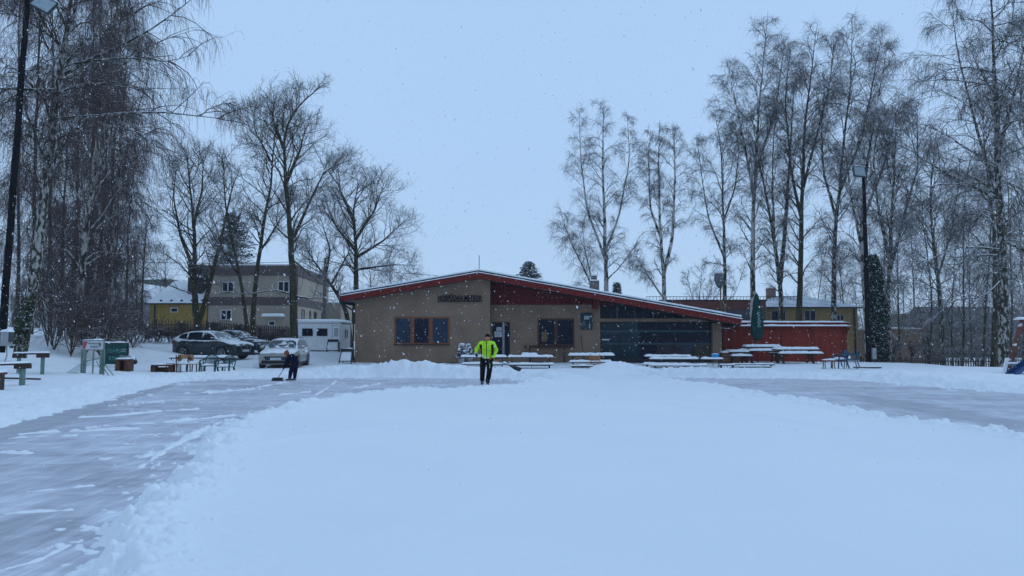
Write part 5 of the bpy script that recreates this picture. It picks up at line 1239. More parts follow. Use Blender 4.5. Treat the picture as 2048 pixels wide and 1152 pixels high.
def hand(c, d, side, s=1.0, curl=(0, 0, -1)):
    """palm plus four bent fingers and a thumb as capsules"""
    c = Vector(c); d = Vector(d).normalized(); cu = Vector(curl).normalized(); w = d.cross(cu).normalized() * side
    out = [(c - d * .03 * s, .032 * s, c + d * .03 * s, .036 * s)]
    for k, (off, ln) in enumerate(((-.033, .036), (-.011, .042), (.011, .040), (.032, .032))):
        a = c + d * .045 * s + w * off * s; b = a + (d * .7 + cu * .7) * ln * s; e = b + (cu - d * .5).normalized() * ln * .8 * s
        out += [(a, .0115 * s, b, .0105 * s), (b, .0105 * s, e, .009 * s)]
    a = c - w * .036 * s - d * .0 * s; b = a - w * .02 * s + (d + cu).normalized() * .04 * s; out += [(a, .014 * s, b, .011 * s)]
    return out
def tilt_caps(caps):
    def tl(p):
        p = Vector(p); t = max(0, p.z - 1.12); return Vector((p.x + t * .04, p.y - t * .38, p.z - t * .07))
    out = []
    for c in caps:
        if len(c) == 2: out.append((tl(c[0]), c[1]))
        else: out.append((tl(c[0]), c[1], tl(c[2]), c[3]))
    return out
def man():
    D = 24.2; c = G(973, 771); r = empty('person', (c.x, D, 0), 0, 'person in lime green and black jacket pushing a shovel across the cleared ice', 'person')
    r.location.y = c.y; k = c.y / 24.2
    # joints (x right in picture, y away)
    HP = {'hl': (-.10, .0, .90), 'hr': (.10, .0, .90), 'kl': (-.13, -.02, .50), 'kr': (.10, -.16, .50), 'al': (-.15, .20, .11), 'ar': (.045, -.10, .09)}
    SL, EL, HLn = (-.185, -.03, 1.41), (-.335, .03, 1.20), (-.335, -.20, 1.06)
    SR, ER, HR_ = (.20, -.03, 1.40), (.315, .05, 1.17), (.215, -.20, .90)
    body = [((0, 0, .92), .105, (.01, .0, 1.2), .10), ((.01, -.01, 1.2), .10, (.01, -.03, 1.34), .11), (SL, .06, SR, .06), ((.01, -.05, 1.45), .065, (.015, -.13, 1.55), .055),
            ((.02, -.17, 1.615), (.078, .098, .112)), ((.018, -.21, 1.56), (.055, .06, .06)), ((.02, -.275, 1.585), (.014, .02, .022)), ((-.058, -.13, 1.62), (.014, .02, .03)), ((.098, -.13, 1.62), (.014, .02, .03)),
            (SL, .055, EL, .045), (EL, .042, HLn, .03), (SR, .055, ER, .045), (ER, .042, HR_, .03),
            (HP['hl'], .09, HP['kl'], .06), (HP['kl'], .058, HP['al'], .04), (HP['hr'], .09, HP['kr'], .06), (HP['kr'], .058, HP['ar'], .04)]
    body += hand(Vector(HLn) + Vector((.01, -.05, -.02)), (.1, -.8, -.5), 1, .95, (.5, .2, -1)) + hand(Vector(HR_) + Vector((-.01, -.06, -.01)), (-.3, -.9, -.2), -1, .95, (0, .3, -1))
    def mf(p): return 1 if (abs(p.x) > .15 and p.z < 1.13 and p.z > .8) else 0
    b = fused('body', tilt_caps(body), [SKIN, BLKC], r, .010, 3, mf)
    # face marks
    for x in (-.012, .052): MB().ell((x + .02, -.452, 1.587), (.012, .008, .007)).build('eye', HAIR, b)
    MB().ell((.04, -.430, 1.52), (.024, .008, .007)).build('mouth', mk('lip', (.22, .07, .06), .5), b)
    fused('hair', tilt_caps([((.02, -.145, 1.665), (.087, .10, .085)), ((.02, -.105, 1.61), (.084, .08, .09)), ((.02, -.235, 1.70), (.055, .045, .028))]), HAIR, r, .012, 3)
    jk = [((0, -.0, .95), (.20, .15, .13)), ((0, -.01, 1.12), (.195, .15, .2)), ((.01, -.03, 1.28), (.205, .155, .18)), ((-.08, -.04, 1.36), .12, (.10, -.04, 1.355), .12), ((-.04, -.06, 1.44), .085, SL, .08), ((.06, -.06, 1.44), .085, SR, .08), (SL, .085, SR, .085), ((-.07, 0, .92), .12, (.07, 0, .92), .12),
          (SL, .085, EL, .072), (EL, .07, Vector(HLn) + Vector((0, .03, .02)), .052), (SR, .085, ER, .072), (ER, .07, Vector(HR_) + Vector((0, .03, .03)), .052), ((.01, -.06, 1.44), .095, (.015, -.115, 1.50), .080)]
    def jf(p):
        x = p.x
        if p.z > 1.475 and abs(x - .01) < .10: return 1
        if 1.0 < p.z < 1.36 and (.15 < abs(x - .005) < .235): return 1
        if p.z > 1.47 and x > .05 and p.y > -.09: return 1
        if abs(x - .005) < .008 and p.y < -.05: return 1
        return 0
    fused('jacket', tilt_caps(jk), [LIME, BLKC], r, .011, 4, jf)
    tr = [((-.0, 0, .92), .135, (0, 0, .85), .135), (HP['hl'], .115, HP['kl'], .092), (HP['kl'], .09, Vector(HP['al']) + Vector((0, 0, .07)), .078), (HP['hr'], .115, HP['kr'], .092), (HP['kr'], .09, Vector(HP['ar']) + Vector((0, 0, .07)), .078),
          ((-.185, .0, .66), (.05, .07, .08)), ((.165, .0, .66), (.05, .07, .08))]
    def tf(p): return 1 if (.105 < p.x < .13 and .58 < p.z < .74 and p.y < 0) else 0
    fused('trousers', tr, [BLKC, mk('trouser_flash', (.4, .5, .2))], r, .012, 4, tf)
    for k_ in ('al', 'ar'):
        a = Vector(HP[k_]); fused('shoe', [(a + Vector((0, .03, -.04)), .05, a + Vector((-.01, -.13, -.055)), .042), (a + Vector((0, .0, .02)), .052, a + Vector((0, 0, -.03)), .055)], BOOT, r, .012, 3)
    # shovel: held across the body
    sh = empty('snow_shovel', (c.x, c.y, 0), 0, 'long handled dark snow shovel held across the body by the person in lime', 'shovel')
    A = Vector((-.36, -.27, 1.06)); B = Vector((.20, -.28, .87)); d = (B - A).normalized(); E_ = B + d * .62
    q = MB(); q.tube([A - d * .05, B + d * .02], .016, 8); q.build('handle', mk('pale_shaft', (.5, .52, .52), .5), sh)
    q = MB(); q.tube([B - d * .1, B + d * .24], .022, 8); q.build('grip', ORC, sh); q = MB(); q.tube([B + d * .23, E_], .015, 8); q.build('shaft', mk('grey_shaft', (.16, .19, .19), .5), sh)
    q = MB(); n = 10; w = .25; side = Vector((0.25, 1, .1)).normalized(); up = d.cross(side).normalized()
    for i in range(n + 1):
        t = i / n
        for j in range(9):
            u = -1 + j / 4; p = E_ - d * .04 + d * (.40 * t) + side * (w * u * (.6 + .4 * math.sqrt(t)) * .75) + up * (-.075 * math.sin(math.pi * min(1, t * 1.1) * .6) * (1 - u * u) * 1.2)
            q.v.append(tuple(p))
    for i in range(n):
        for j in range(8): a = i * 9 + j; q.face([a, a + 1, a + 10, a + 9], 0, True)
    o = q.build('blade', BLACK, sh); sm = o.modifiers.new('t', 'SOLIDIFY'); sm.thickness = .015
man()
def child():
    c = G(583, 761); r = empty('person', (c.x, c.y, 0), 0, 'small bent person in navy snow clothes and orange brown hat sweeping with a broom', 'person')
    HD = Vector((-.20, -.05, .98)); SH1, SH2 = Vector((-.06, -.14, .88)), Vector((-.02, .10, .90)); HP = Vector((.13, 0, .62))
    h1, h2 = Vector((.10, -.08, .60)), Vector((.13, .08, .60)); k1, k2 = Vector((.0, -.10, .34)), Vector((.11, .07, .33)); a1, a2 = Vector((-.04, -.08, .08)), Vector((.10, .06, .08))
    e1, e2 = Vector((-.17, -.17, .68)), Vector((-.10, .10, .70)); w1, w2 = Vector((-.22, -.16, .50)), Vector((-.19, .03, .58))
    body = [(HP, .10, (SH1 + SH2) / 2 + Vector((.02, 0, -.03)), .10), (HD, (.085, .075, .10)), ((SH1 + SH2) / 2, .05, HD + Vector((.03, 0, -.06)), .05), (SH1, .045, e1, .035), (e1, .034, w1, .027), (SH2, .045, e2, .035), (e2, .034, w2, .027),
            (h1, .07, k1, .05), (k1, .05, a1, .035), (h2, .07, k2, .05), (k2, .05, a2, .035), (HD + Vector((-.085, 0, -.02)), (.015, .012, .015))]
    body += hand(w1 + Vector((-.02, 0, -.03)), (-.4, 0, -1), 1, .75, (-1, .1, 0)) + hand(w2 + Vector((-.02, 0, -.03)), (-.4, 0, -1), -1, .75, (-1, -.1, 0))
    fused('body', body, [SKIN, BLKC], r, .010, 3, lambda p: 1 if p.z < .8 else 0)
    fused('jacket', [(HP + Vector((-.0, 0, .03)), .135, Vector((-.0, -.02, .85)), .135), (SH1, .075, e1, .062), (e1, .06, w1, .047), (SH2, .075, e2, .062), (e2, .06, w2, .047), ((.11, 0, .62), (.15, .15, .10)), ((.17, 0, .78), (.06, .10, .14))], NAVYC, r, .012, 4)
    fused('trousers', [((.12, 0, .60), (.14, .15, .10)), (h1, .10, k1, .080), (k1, .08, a1 + Vector((0, 0, .04)), .065), (h2, .10, k2, .080), (k2, .08, a2 + Vector((0, 0, .04)), .065)], NAVYC, r, .012, 4)
    fused('hat', [(HD + Vector((.015, 0, .03)), (.10, .092, .095)), (HD + Vector((.05, 0, -.02)), (.07, .085, .07)), (HD + Vector((.03, 0, .13)), (.03, .03, .03))], mk('orange_brown_knit', (.18, .06, .035), .95, .3, 20), r, .012, 3)
    for a in (a1, a2): fused('boot', [(a + Vector((0.02, 0, -.03)), .045, a + Vector((-.12, -.02, -.045)), .036), (a + Vector((0, 0, .03)), .05, a, .05)], BOOT, r, .011, 3)
    b = empty('push_broom', (c.x, c.y, 0), 0, 'wide dark push broom held by the bent navy clad person', 'broom'); tip = Vector((-.43, -.22, .10))
    d = (w1 - tip).normalized(); q = MB(); q.tube([tip, w1 + d * .14 + Vector((.02, .02, 0))], .014, 8); q.build('handle', mk('grey_shaft', (.16, .19, .19)), b)
    q = MB(); q.box(-.63, -.26, -.27, -.18, .07, .12); q.build('head', DARK, b); q = MB(); q.hexa([(-.65, -.30, 0.005), (-.24, -.30, 0.005), (-.65, -.15, 0.005), (-.24, -.15, 0.005), (-.63, -.27, .07), (-.26, -.27, .07), (-.63, -.18, .07), (-.26, -.18, .07)]); q.build('bristles', BLACK, b)
child()
# ---------------------------------------------------------------- trees (numpy tubes)
def norm(v): return v / np.maximum(np.linalg.norm(v, axis=-1, keepdims=True), 1e-9)
def grow(rng, S, Dr, Ln, n, wander, grav, gpow=1.0):
    N = len(S); pts = np.zeros((N, n, 3)); pts[:, 0] = S; d = norm(Dr)
    for i in range(1, n):
        t = (i / (n - 1)) ** gpow
        d = norm(d + rng.normal(size=(N, 3)) * wander + np.array([0, 0, 1.0]) * (grav * t if np.isscalar(grav) else (grav * t)[:, None]))
        pts[:, i] = pts[:, i - 1] + d * (Ln / (n - 1))[:, None]
    return pts
def at(pts, t):
    N, n, _ = pts.shape; f = np.clip(t, 0, .9999) * (n - 1); i = f.astype(int); u = (f - i)[:, None]; k = np.arange(N)
    return pts[k, i] * (1 - u) + pts[k, i + 1] * u, norm(pts[k, i + 1] - pts[k, i])
def tubes(pts, r0, r1, k, pw=1.0):
    """pts (N,n,3) r0,r1 (N,)"""
    N, n, _ = pts.shape; T = np.zeros_like(pts); T[:, 1:-1] = pts[:, 2:] - pts[:, :-2]; T[:, 0] = pts[:, 1] - pts[:, 0]; T[:, -1] = pts[:, -1] - pts[:, -2]; T = norm(T)
    ref = np.where(np.abs(T[..., 2:3]) > .8, np.array([1.0, 0.1, 0]), np.array([0, .2, 1.0])); ref = np.repeat(ref[:, :1], n, 1) if n > 2 else ref
    A = norm(ref - T * (ref * T).sum(-1, keepdims=True)); B = np.cross(T, A)
    t = np.linspace(0, 1, n)[None] ** pw; rad = r0[:, None] * (1 - t) + r1[:, None] * t
    ang = np.arange(k) * 2 * math.pi / k + .5
    V = pts[:, :, None] + (A[:, :, None] * np.cos(ang)[None, None, :, None] + B[:, :, None] * np.sin(ang)[None, None, :, None]) * rad[:, :, None, None]
    V = V.reshape(-1, 3); base = (np.arange(N) * n * k)[:, None, None]; i = np.arange(n - 1)[None, :, None] * k; j = np.arange(k)[None, None]; j2 = (j + 1) % k
    Q = np.stack([base + i + j, base + i + j2, base + i + k + j2, base + i + k + j], -1).reshape(-1, 4)
    return V, Q
class Acc:
    def __init__(s): s.V = []; s.Q = []; s.n = 0
    def add(s, V, Q): s.V.append(V); s.Q.append(Q + s.n); s.n += len(V)
    def obj(s, name, mat, parent, smooth=True): return mesh_np(name, np.vstack(s.V), np.vstack(s.Q), mat, parent, smooth)
def spawn(rng, pts, per, t0, t1, angle, aspr=.25, up=0.0):
    N = len(pts); per = int(per); k = np.repeat(np.arange(N), per); t = t0 + (t1 - t0) * (np.tile((np.arange(per) + .5) / per, N) + rng.uniform(-.5, .5, N * per) / per)
    S, T = at(pts[k], t); rnd = norm(rng.normal(size=S.shape)); perp = norm(rnd - T * (rnd * T).sum(1, keepdims=True))
    a = angle + rng.normal(size=len(S)) * aspr; d = T * np.cos(a)[:, None] + perp * np.sin(a)[:, None]; d[:, 2] += up
    return S, norm(d), t, k
def resample(path, n):
    path = np.array(path, float); d = np.r_[0, np.cumsum(np.linalg.norm(np.diff(path, axis=0), axis=1))]; t = np.linspace(0, d[-1], n)
    # catmull smoothing via double interp
    q = np.stack([np.interp(t, d, path[:, c]) for c in range(3)], 1)
    for _ in range(2): q[1:-1] = (q[:-2] + 2 * q[1:-1] + q[2:]) / 4
    return q
def tree(name, label, stems, D, seed, style='birch', R0=.2, crown=(.35, 3.0), n1=34, n2=9, n3=7, n4=0, limbs=(), bark=None, twig=None, group=None, base=None, zoff=-.3, tw=.0052, droop=None, ll=1.0, prof_pk=.45, n1ang=None, cat='tree', depthv=.0, up1=None, low=False):
    """stems: list of (pixel path, radius factor); all points at depth D (metres)"""
    rng = np.random.default_rng(seed); P0 = stems[0][0][0]; b = P(P0[0], P0[1], D)
    r = empty(name, b, 0, label, cat, group); acc_t, acc_c = Acc(), Acc()
    allL1 = []
    main = None
    for si, (path, rf) in enumerate(stems):
        p3 = np.array([list(P(x, y, D + (dd[0] if dd else 0)) - b) for (x, y, *dd) in path]);
        if si == 0: p3[0, 2] += zoff
        n = 26; q = resample(p3, n); L_ = np.linalg.norm(np.diff(q, axis=0), axis=1).sum()
        w = np.cumsum(rng.normal(size=(n, 3)) * np.array([.018, .03, 0]) * (L_ / 12), axis=0); w = w - np.linspace(0, 1, n)[:, None] * w[-1] * .6; w[0] = 0; q = q + w * np.array([1, 1, 0]) * (np.linspace(0, 1, n) ** .5)[:, None]
        if main is None: main = q
        elif np.linalg.norm(main - q[0], axis=1).min() < 2.5:
            kk = np.linalg.norm(main - q[0], axis=1).argmin(); q = q + (main[kk] - q[0]) * ((1 - np.linspace(0, 1, n)) ** 2)[:, None]
        q = q[None]; V, Q = tubes(q, np.array([R0 * rf]), np.array([.012]), 10, .9); V = V.reshape(-1, 3)
        if si == 0: # root flare
            pass
        acc_t.add(V, Q)
        c0, Rc = crown; N1 = max(3, int(n1 * (rf if si else 1) ** .5)); c0 = c0 if si == 0 else .22
        if style == 'birch': S, d, t, _ = spawn(rng, q, N1, c0, .97, .72 if n1ang is None else n1ang, .2, .10 if up1 is None else up1)
        else: S, d, t, _ = spawn(rng, q, N1, c0, .97, .85 if n1ang is None else n1ang, .25, .12 if up1 is None else up1)
        tt = (t - c0) / (1 - c0); pk = prof_pk
        pf = np.where(tt < pk, .62 + .38 * (tt / pk), 1 - .72 * ((tt - pk) / (1 - pk)) ** 1.3)
        Ln = Rc * pf * rng.uniform(.7, 1.2, len(t)) * 1.15 * (rf ** .35 if si else 1)
        g = -.10 if style == 'birch' else .05
        if style == 'lump': g = -.04
        l1 = grow(rng, S, d, Ln, 9, .13 if style != 'birch' else .11, g if droop is None else droop * .5); allL1.append((l1, Ln, R0 * rf * (.25 - .15 * tt)))
    for path, rr in limbs:
        p3 = np.array([list(P(x, y, D + (dd[0] if dd else 0)) - b) for (x, y, *dd) in path]); q = resample(p3, 9); q[1:] += np.cumsum(rng.normal(size=(8, 3)) * .03, 0)
        allL1.append((q[None], np.array([np.linalg.norm(np.diff(q, axis=0), axis=1).sum()]), np.array([rr])))
    l1 = np.vstack([a[0] for a in allL1]); L1 = np.hstack([a[1] for a in allL1]); R1 = np.clip(np.hstack([a[2] for a in allL1]), .016, 1)
    V, Q = tubes(l1, R1, np.full(len(l1), .008), 6); acc_t.add(V, Q)
    dr = -.16 if droop is None else droop
    if style == 'birch':
        S, d, t, k = spawn(rng, l1, n2, .18, 1, .7, .25, .05); Ln = (L1[k] * (.48 - .25 * t) + .25) * rng.uniform(.6, 1.3, len(t)) * ll
        l2 = grow(rng, S, d, Ln, 6, .16, dr); V, Q = tubes(l2, np.clip(R1[k] * .42, .007, .022), np.full(len(l2), .005), 4); acc_c.add(V, Q)
        S, d, t, k2 = spawn(rng, l2, n3, .15, 1, .75, .3, -.1); Ln = rng.uniform(.35, 1.0, len(t)) * (.6 + .5 * np.minimum(1, Ln[k2])) * ll
        l3 = grow(rng, S, d, Ln, 5, .16, dr * 2.8); V, Q = tubes(l3, np.full(len(l3), tw), np.full(len(l3), tw * .6), 3); acc_c.add(V, Q)
        if n4:
            S, d, t, k3 = spawn(rng, l3, n4, .2, 1, .7, .3, -.3); l4 = grow(rng, S, d, rng.uniform(.25, .8, len(t)) * ll, 4, .15, dr * 4); V, Q = tubes(l4, np.full(len(l4), tw * .8), np.full(len(l4), tw * .5), 3); acc_c.add(V, Q)
    else:
        S, d, t, k = spawn(rng, l1, n2, .2, 1, .75, .2, .08); Ln = (L1[k] * (.55 - .3 * t) + .3) * rng.uniform(.6, 1.25, len(t)) * ll
        l2 = grow(rng, S, d, Ln, 7, .2, .03); r2 = np.clip(R1[k] * .36, .008, .026); V, Q = tubes(l2, r2, np.full(len(l2), .007), 4); acc_c.add(V, Q)
        S, d, t, k2 = spawn(rng, l2, n3, .2, 1, .75, .25, .06); Ln3 = (Ln[k2] * (.5 - .25 * t) + .2) * rng.uniform(.6, 1.25, len(t)) * ll
        l3 = grow(rng, S, d, Ln3, 5, .22, .03); V, Q = tubes(l3, np.full(len(l3), tw * 1.15), np.full(len(l3), tw * .75), 3); acc_c.add(V, Q)
        if n4:
            S, d, t, k3 = spawn(rng, l3, n4, .3, 1, .7, .25, .05); l4 = grow(rng, S, d, rng.uniform(.12, .42, len(t)) * ll, 3, .2, .05); V, Q = tubes(l4, np.full(len(l4), tw), np.full(len(l4), tw * .7), 3); acc_c.add(V, Q)
    acc_t.obj('trunk', bark or M_BIRCH, r); acc_c.obj('crown', twig or M_TWIG, r)
    return r

ORD = ['leftmost', 'second', 'third', 'fourth', 'fifth', 'sixth', 'seventh', 'eighth', 'ninth', 'tenth', 'eleventh', 'twelfth', 'thirteenth', 'fourteenth', 'fifteenth', 'sixteenth', 'seventeenth', 'eighteenth']
def rank(v, vs): k = sorted(vs).index(v); return ORD[k] + (' from the left' if k else '')
LT = 'maples and limes behind the parked cars'
RT = 'birches behind the terrace on the right'
# --- right side birches
tree('birch_tree', 'birch behind the inn roof, leftmost tall one right of the chimney', [([(1213, 640), (1213, 540), (1210, 440), (1205, 330), (1208, 205)], 1), ([(1214, 500), (1240, 430), (1258, 330), (1255, 235)], .5), ([(1212, 520), (1175, 420), (1160, 320), (1158, 225)], .5)], 62, 1, R0=.24, crown=(.22, 2.3), n1=30, n2=9, n3=11, ll=.85, group=RT, limbs=[([(1214, 560), (1250, 520), (1280, 470)], .07)], prof_pk=.4)
tree('birch_tree', 'low crooked birch leaning left beside the inn chimney', [([(1200, 600), (1165, 530), (1140, 480), (1122, 425)], 1), ([(1190, 585), (1170, 500), (1165, 440)], .7)], 60, 2, R0=.11, crown=(.15, 1.9), n1=20, n2=8, n3=11, ll=.9, group=RT)
tree('birch_tree', 'forked birch behind the inn roof, second tall one from the chimney', [([(1327, 660), (1327, 560), (1320, 500), (1318, 400), (1320, 240)], 1), ([(1327, 545), (1345, 480), (1350, 400), (1352, 300), (1345, 250)], .8), ([(1322, 480), (1300, 420), (1295, 330), (1300, 260)], .5), ([(1320, 600), (1290, 545), (1265, 500)], .45)], 60, 3, R0=.22, crown=(.25, 1.7), n1=26, n2=9, n3=11, ll=.8, group=RT)
tree('birch_tree', 'birch beside the grey drum, third tall one from the chimney', [([(1447, 680), (1449, 560), (1445, 430), (1440, 330), (1430, 220)], 1), ([(1446, 520), (1415, 440), (1402, 350), (1392, 270)], .45), ([(1447, 450), (1470, 380), (1478, 300), (1470, 245)], .45)], 58, 4, R0=.2, crown=(.28, 2.4), n1=34, n2=9, n3=10, ll=.8, group=RT, bark=M_BIRCHM)
tree('birch_tree', 'very tall white trunked birch behind the green parasol', [([(1504, 690), (1506, 560), (1506, 430), (1520, 240), (1540, 22)], 1), ([(1507, 400), (1490, 300), (1470, 200), (1455, 130)], .5), ([(1510, 330), (1545, 240), (1560, 150), (1570, 80)], .5)], 56, 5, R0=.25, crown=(.2, 2.7), n1=46, n1ang=.64, n2=9, n3=11, ll=.9, group=RT)
tree('birch_tree', 'multi stemmed birch with dark lower trunk right of the parasol', [([(1563, 700), (1562, 560), (1545, 440), (1520, 330), (1500, 210)], 1), ([(1563, 560), (1575, 430), (1583, 300), (1592, 160)], .9), ([(1563, 600), (1550, 480), (1545, 330), (1555, 200)], .6)], 55, 6, R0=.22, crown=(.22, 2.3), n1=34, n1ang=.55, n2=8, n3=10, ll=.85, group=RT, bark=M_BIRCHM)
tree('birch_tree', 'tall dark trunked birch above the ochre house chimney', [([(1597, 700), (1600, 560), (1602, 430), (1612, 270), (1640, 48)], 1), ([(1602, 440), (1580, 330), (1570, 210), (1580, 110)], .5), ([(1603, 380), (1630, 280), (1660, 170), (1668, 80)], .5)], 54, 7, R0=.26, crown=(.2, 2.8), n1=46, n1ang=.64, n2=9, n3=11, ll=.9, group=RT, bark=M_BARK)
tree('birch_tree', 'tall birch over the right end of the red wall', [([(1667, 710), (1668, 560), (1670, 430), (1690, 250), (1703, 32)], 1), ([(1669, 450), (1645, 350), (1640, 240), (1650, 160)], .5), ([(1675, 380), (1720, 280), (1745, 170), (1765, 60)], .6)], 53, 8, R0=.22, crown=(.2, 2.8), n1=44, n1ang=.66, n2=9, n3=11, ll=.9, group=RT, bark=M_BIRCHM)
tree('birch_tree', 'pale trunked birch just behind the right floodlight mast', [([(1737, 720), (1732, 600), (1722, 480), (1735, 320), (1775, 90)], 1), ([(1730, 500), (1700, 380), (1690, 290)], .5), ([(1726, 450), (1770, 330), (1800, 200)], .55)], 50, 9, R0=.22, crown=(.2, 2.7), n1=36, n1ang=.68, n2=8, n3=10, ll=.9, group=RT)
tree('birch_tree', 'dark forked birch rising right behind the ivy column', [([(1778, 730), (1776, 600), (1782, 500), (1785, 380), (1790, 210)], 1), ([(1780, 540), (1810, 430), (1840, 330), (1835, 210)], .7), ([(1780, 520), (1755, 420), (1745, 320), (1760, 230)], .6)], 48, 10, R0=.2, crown=(.22, 2.9), n1=36, n1ang=.68, n2=9, n3=11, ll=.9, group=RT, bark=M_BIRCHM)
tree('birch_tree', 'thinner mottled birch standing behind the low picket fence', [([(1886, 745), (1884, 600), (1870, 480), (1860, 380), (1875, 260)], 1), ([(1880, 560), (1905, 460), (1920, 350)], .5)], 50, 11, R0=.2, crown=(.25, 3.0), n1=34, n2=8, n3=10, group=RT, bark=M_BIRCHM)
tree('birch_tree', 'big near birch with mottled white trunk at the right, cut by the frame top', [([(2006, 745), (2008, 600), (2003, 430), (1992, 250), (1985, 60), (1975, -90)], 1), ([(2000, 420), (1960, 280), (1925, 150), (1905, 10)], .35), ([(1995, 300), (2030, 180), (2060, 40)], .4)], 39, 12, R0=.31, crown=(.22, 4.2), n1=44, n2=11, n3=10, n4=0, group=RT, up1=.0, n1ang=1.0, bark=M_BIRCHM, droop=-.26,
     limbs=[([(2002, 400), (1950, 375), (1880, 345), (1830, 300), (1800, 290)], .09), ([(2004, 500), (1950, 492), (1900, 500), (1840, 530)], .08), ([(2003, 560), (1960, 600), (1910, 590), (1870, 640)], .06), ([(2003, 480), (2040, 500), (2100, 540)], .08), ([(2001, 330), (1950, 320), (1900, 330)], .06), ([(2006, 620), (1975, 560), (1935, 575)], .05)])
tree('birch_tree', 'dark birch trunk just left of the big near right birch', [([(1985, 740), (1990, 600), (1985, 450), (1970, 320), (1960, 200)], 1)], 47, 13, R0=.2, crown=(.22, 3.4), n1=34, n2=8, n3=10, group=RT, bark=M_BARK)
tree('birch_tree', 'birch half outside the right picture edge', [([(2062, 745), (2060, 600), (2070, 430), (2050, 250), (2040, 150)], 1)], 45, 14, R0=.22, crown=(.25, 3.6), n1=34, n2=9, n3=10, group=RT)
tree('young_birch', 'slim birch sapling group left of the drum', [([(1395, 640), (1400, 580), (1405, 520)], 1), ([(1395, 640), (1380, 580), (1372, 545)], .8), ([(1397, 640), (1420, 590), (1430, 550)], .8), ([(1400, 640), (1440, 580), (1462, 540)], .8), ([(1400, 640), (1470, 590), (1490, 530)], .8)], 64, 15, R0=.05, crown=(.1, 1.2), n1=16, n2=6, n3=6, ll=.6, droop=.02)
# far wood seen through the right birches
rngb = np.random.default_rng(77)
RB = []
for i, (px, D, top) in enumerate(((1765, 70, 380), (1800, 64, 430), (1830, 74, 400), (1858, 66, 350), (1905, 72, 420), (1925, 62, 330), (1945, 78, 430), (1965, 60, 300), (2020, 66, 260), (2045, 72, 330), (2090, 60, 200), (1690, 76, 470), (1640, 80, 490), (1745, 82, 450))):
    lab = 'thin background birch behind the right fence, ' + rank(px, [1765, 1800, 1830, 1858, 1905, 1925, 1945, 1965, 2020, 2045, 2090, 1690, 1640, 1745])
    tree('birch_tree', lab, [([(px, 745), (px + rngb.uniform(-8, 8), 600), (px + rngb.uniform(-25, 25), top)], 1)], D, 100 + i, R0=.11, crown=(.12, 3.0), n1=32, n2=9, n3=9, tw=.008, group='thin background wood on the right', bark=M_BARK)
# --- left group: maples
tree('maple_tree', 'spreading bare tree with twin trunks in front of the yellow house', [([(402, 672), (392, 640), (388, 560), (388, 460), (378, 370), (372, 300)], 1), ([(396, 650), (415, 590), (440, 480), (462, 380), (480, 330)], .8), ([(388, 540), (360, 470), (345, 390), (352, 330)], .5), ([(389, 450), (405, 380), (408, 310)], .45)], 50, 21, 'maple', R0=.26, crown=(.28, 3.2), n1=26, n2=7, n3=6, n4=1, tw=.0045, bark=M_BARK, twig=M_TWIGM, group=LT, ll=.95,
     limbs=[([(388, 560), (350, 520), (320, 500), (295, 500)], .07), ([(388, 590), (340, 570), (310, 560), (292, 540)], .06)])
tree('maple_tree', 'slim leaning bare tree left of the central pair, before the grey house', [([(508, 690), (505, 620), (518, 520), (535, 400), (548, 300), (560, 215)], 1), ([(520, 510), (560, 440), (590, 400)], .4), ([(545, 320), (510, 260), (505, 220)], .4)], 47, 22, 'maple', R0=.2, crown=(.4, 2.5), n1=34, n2=7, n3=6, n4=1, tw=.0045, bark=M_BARK, twig=M_TWIGM, group=LT, ll=.9)
tree('maple_tree', 'dark thin forked tree before the grey house, left of centre', [([(500, 690), (492, 640), (482, 560), (455, 440), (445, 340), (455, 300)], 1), ([(480, 560), (430, 480), (405, 420)], .4)], 47.5, 23, 'maple', R0=.15, crown=(.35, 2.2), n1=26, n2=7, n3=6, n4=1, tw=.0045, bark=M_BARK, twig=M_TWIGM, group=LT, ll=.9)
tree('maple_tree', 'tallest bare tree standing between the silver car and the trailer', [([(590, 720), (587, 640), (585, 540), (578, 440), (568, 350), (565, 280), (590, 215), (655, 168)], 1), ([(572, 370), (600, 300), (610, 250)], .5), ([(568, 300), (545, 240), (550, 200)], .45), ([(582, 480), (620, 400), (650, 340), (700, 320)], .45)], 45, 24, 'maple', R0=.29, crown=(.33, 2.9), n1=32, n2=7, n3=6, n4=1, tw=.0045, bark=M_BARK, twig=M_TWIGM, group=LT, ll=.9,
     limbs=[([(587, 590), (550, 575), (500, 590), (440, 580)], .06), ([(588, 590), (620, 600), (645, 590), (670, 600)], .07), ([(586, 520), (640, 560), (655, 570)], .06)])
tree('maple_tree', 'rounded bare tree rising behind the left end of the inn roof', [([(710, 640), (712, 560), (712, 490), (705, 420), (722, 350)], 1), ([(711, 480), (750, 420), (770, 360)], .6), ([(708, 440), (680, 380), (675, 330)], .6), ([(712, 520), (770, 480), (810, 440)], .55), ([(712, 540), (780, 530), (830, 530)], .45), ([(711, 500), (670, 450), (650, 400)], .5)], 56, 25, 'maple', R0=.27, crown=(.3, 3.0), n1=26, n2=7, n3=6, n4=1, tw=.0045, bark=M_BARK, twig=M_TWIGM, group=LT, ll=.95)
tree('maple_tree', 'leaning snow plastered trunk beside the left eave of the inn', [([(702, 690), (694, 625), (682, 600), (655, 560), (625, 520), (605, 480)], 1), ([(650, 555), (660, 500), (640, 430)], .5), ([(660, 570), (700, 500), (690, 440)], .4)], 57, 26, 'maple', R0=.25, crown=(.35, 2.4), n1=22, n2=7, n3=6, n4=1, tw=.0045, bark=M_BARK, twig=M_TWIGM, group=LT, ll=.9)
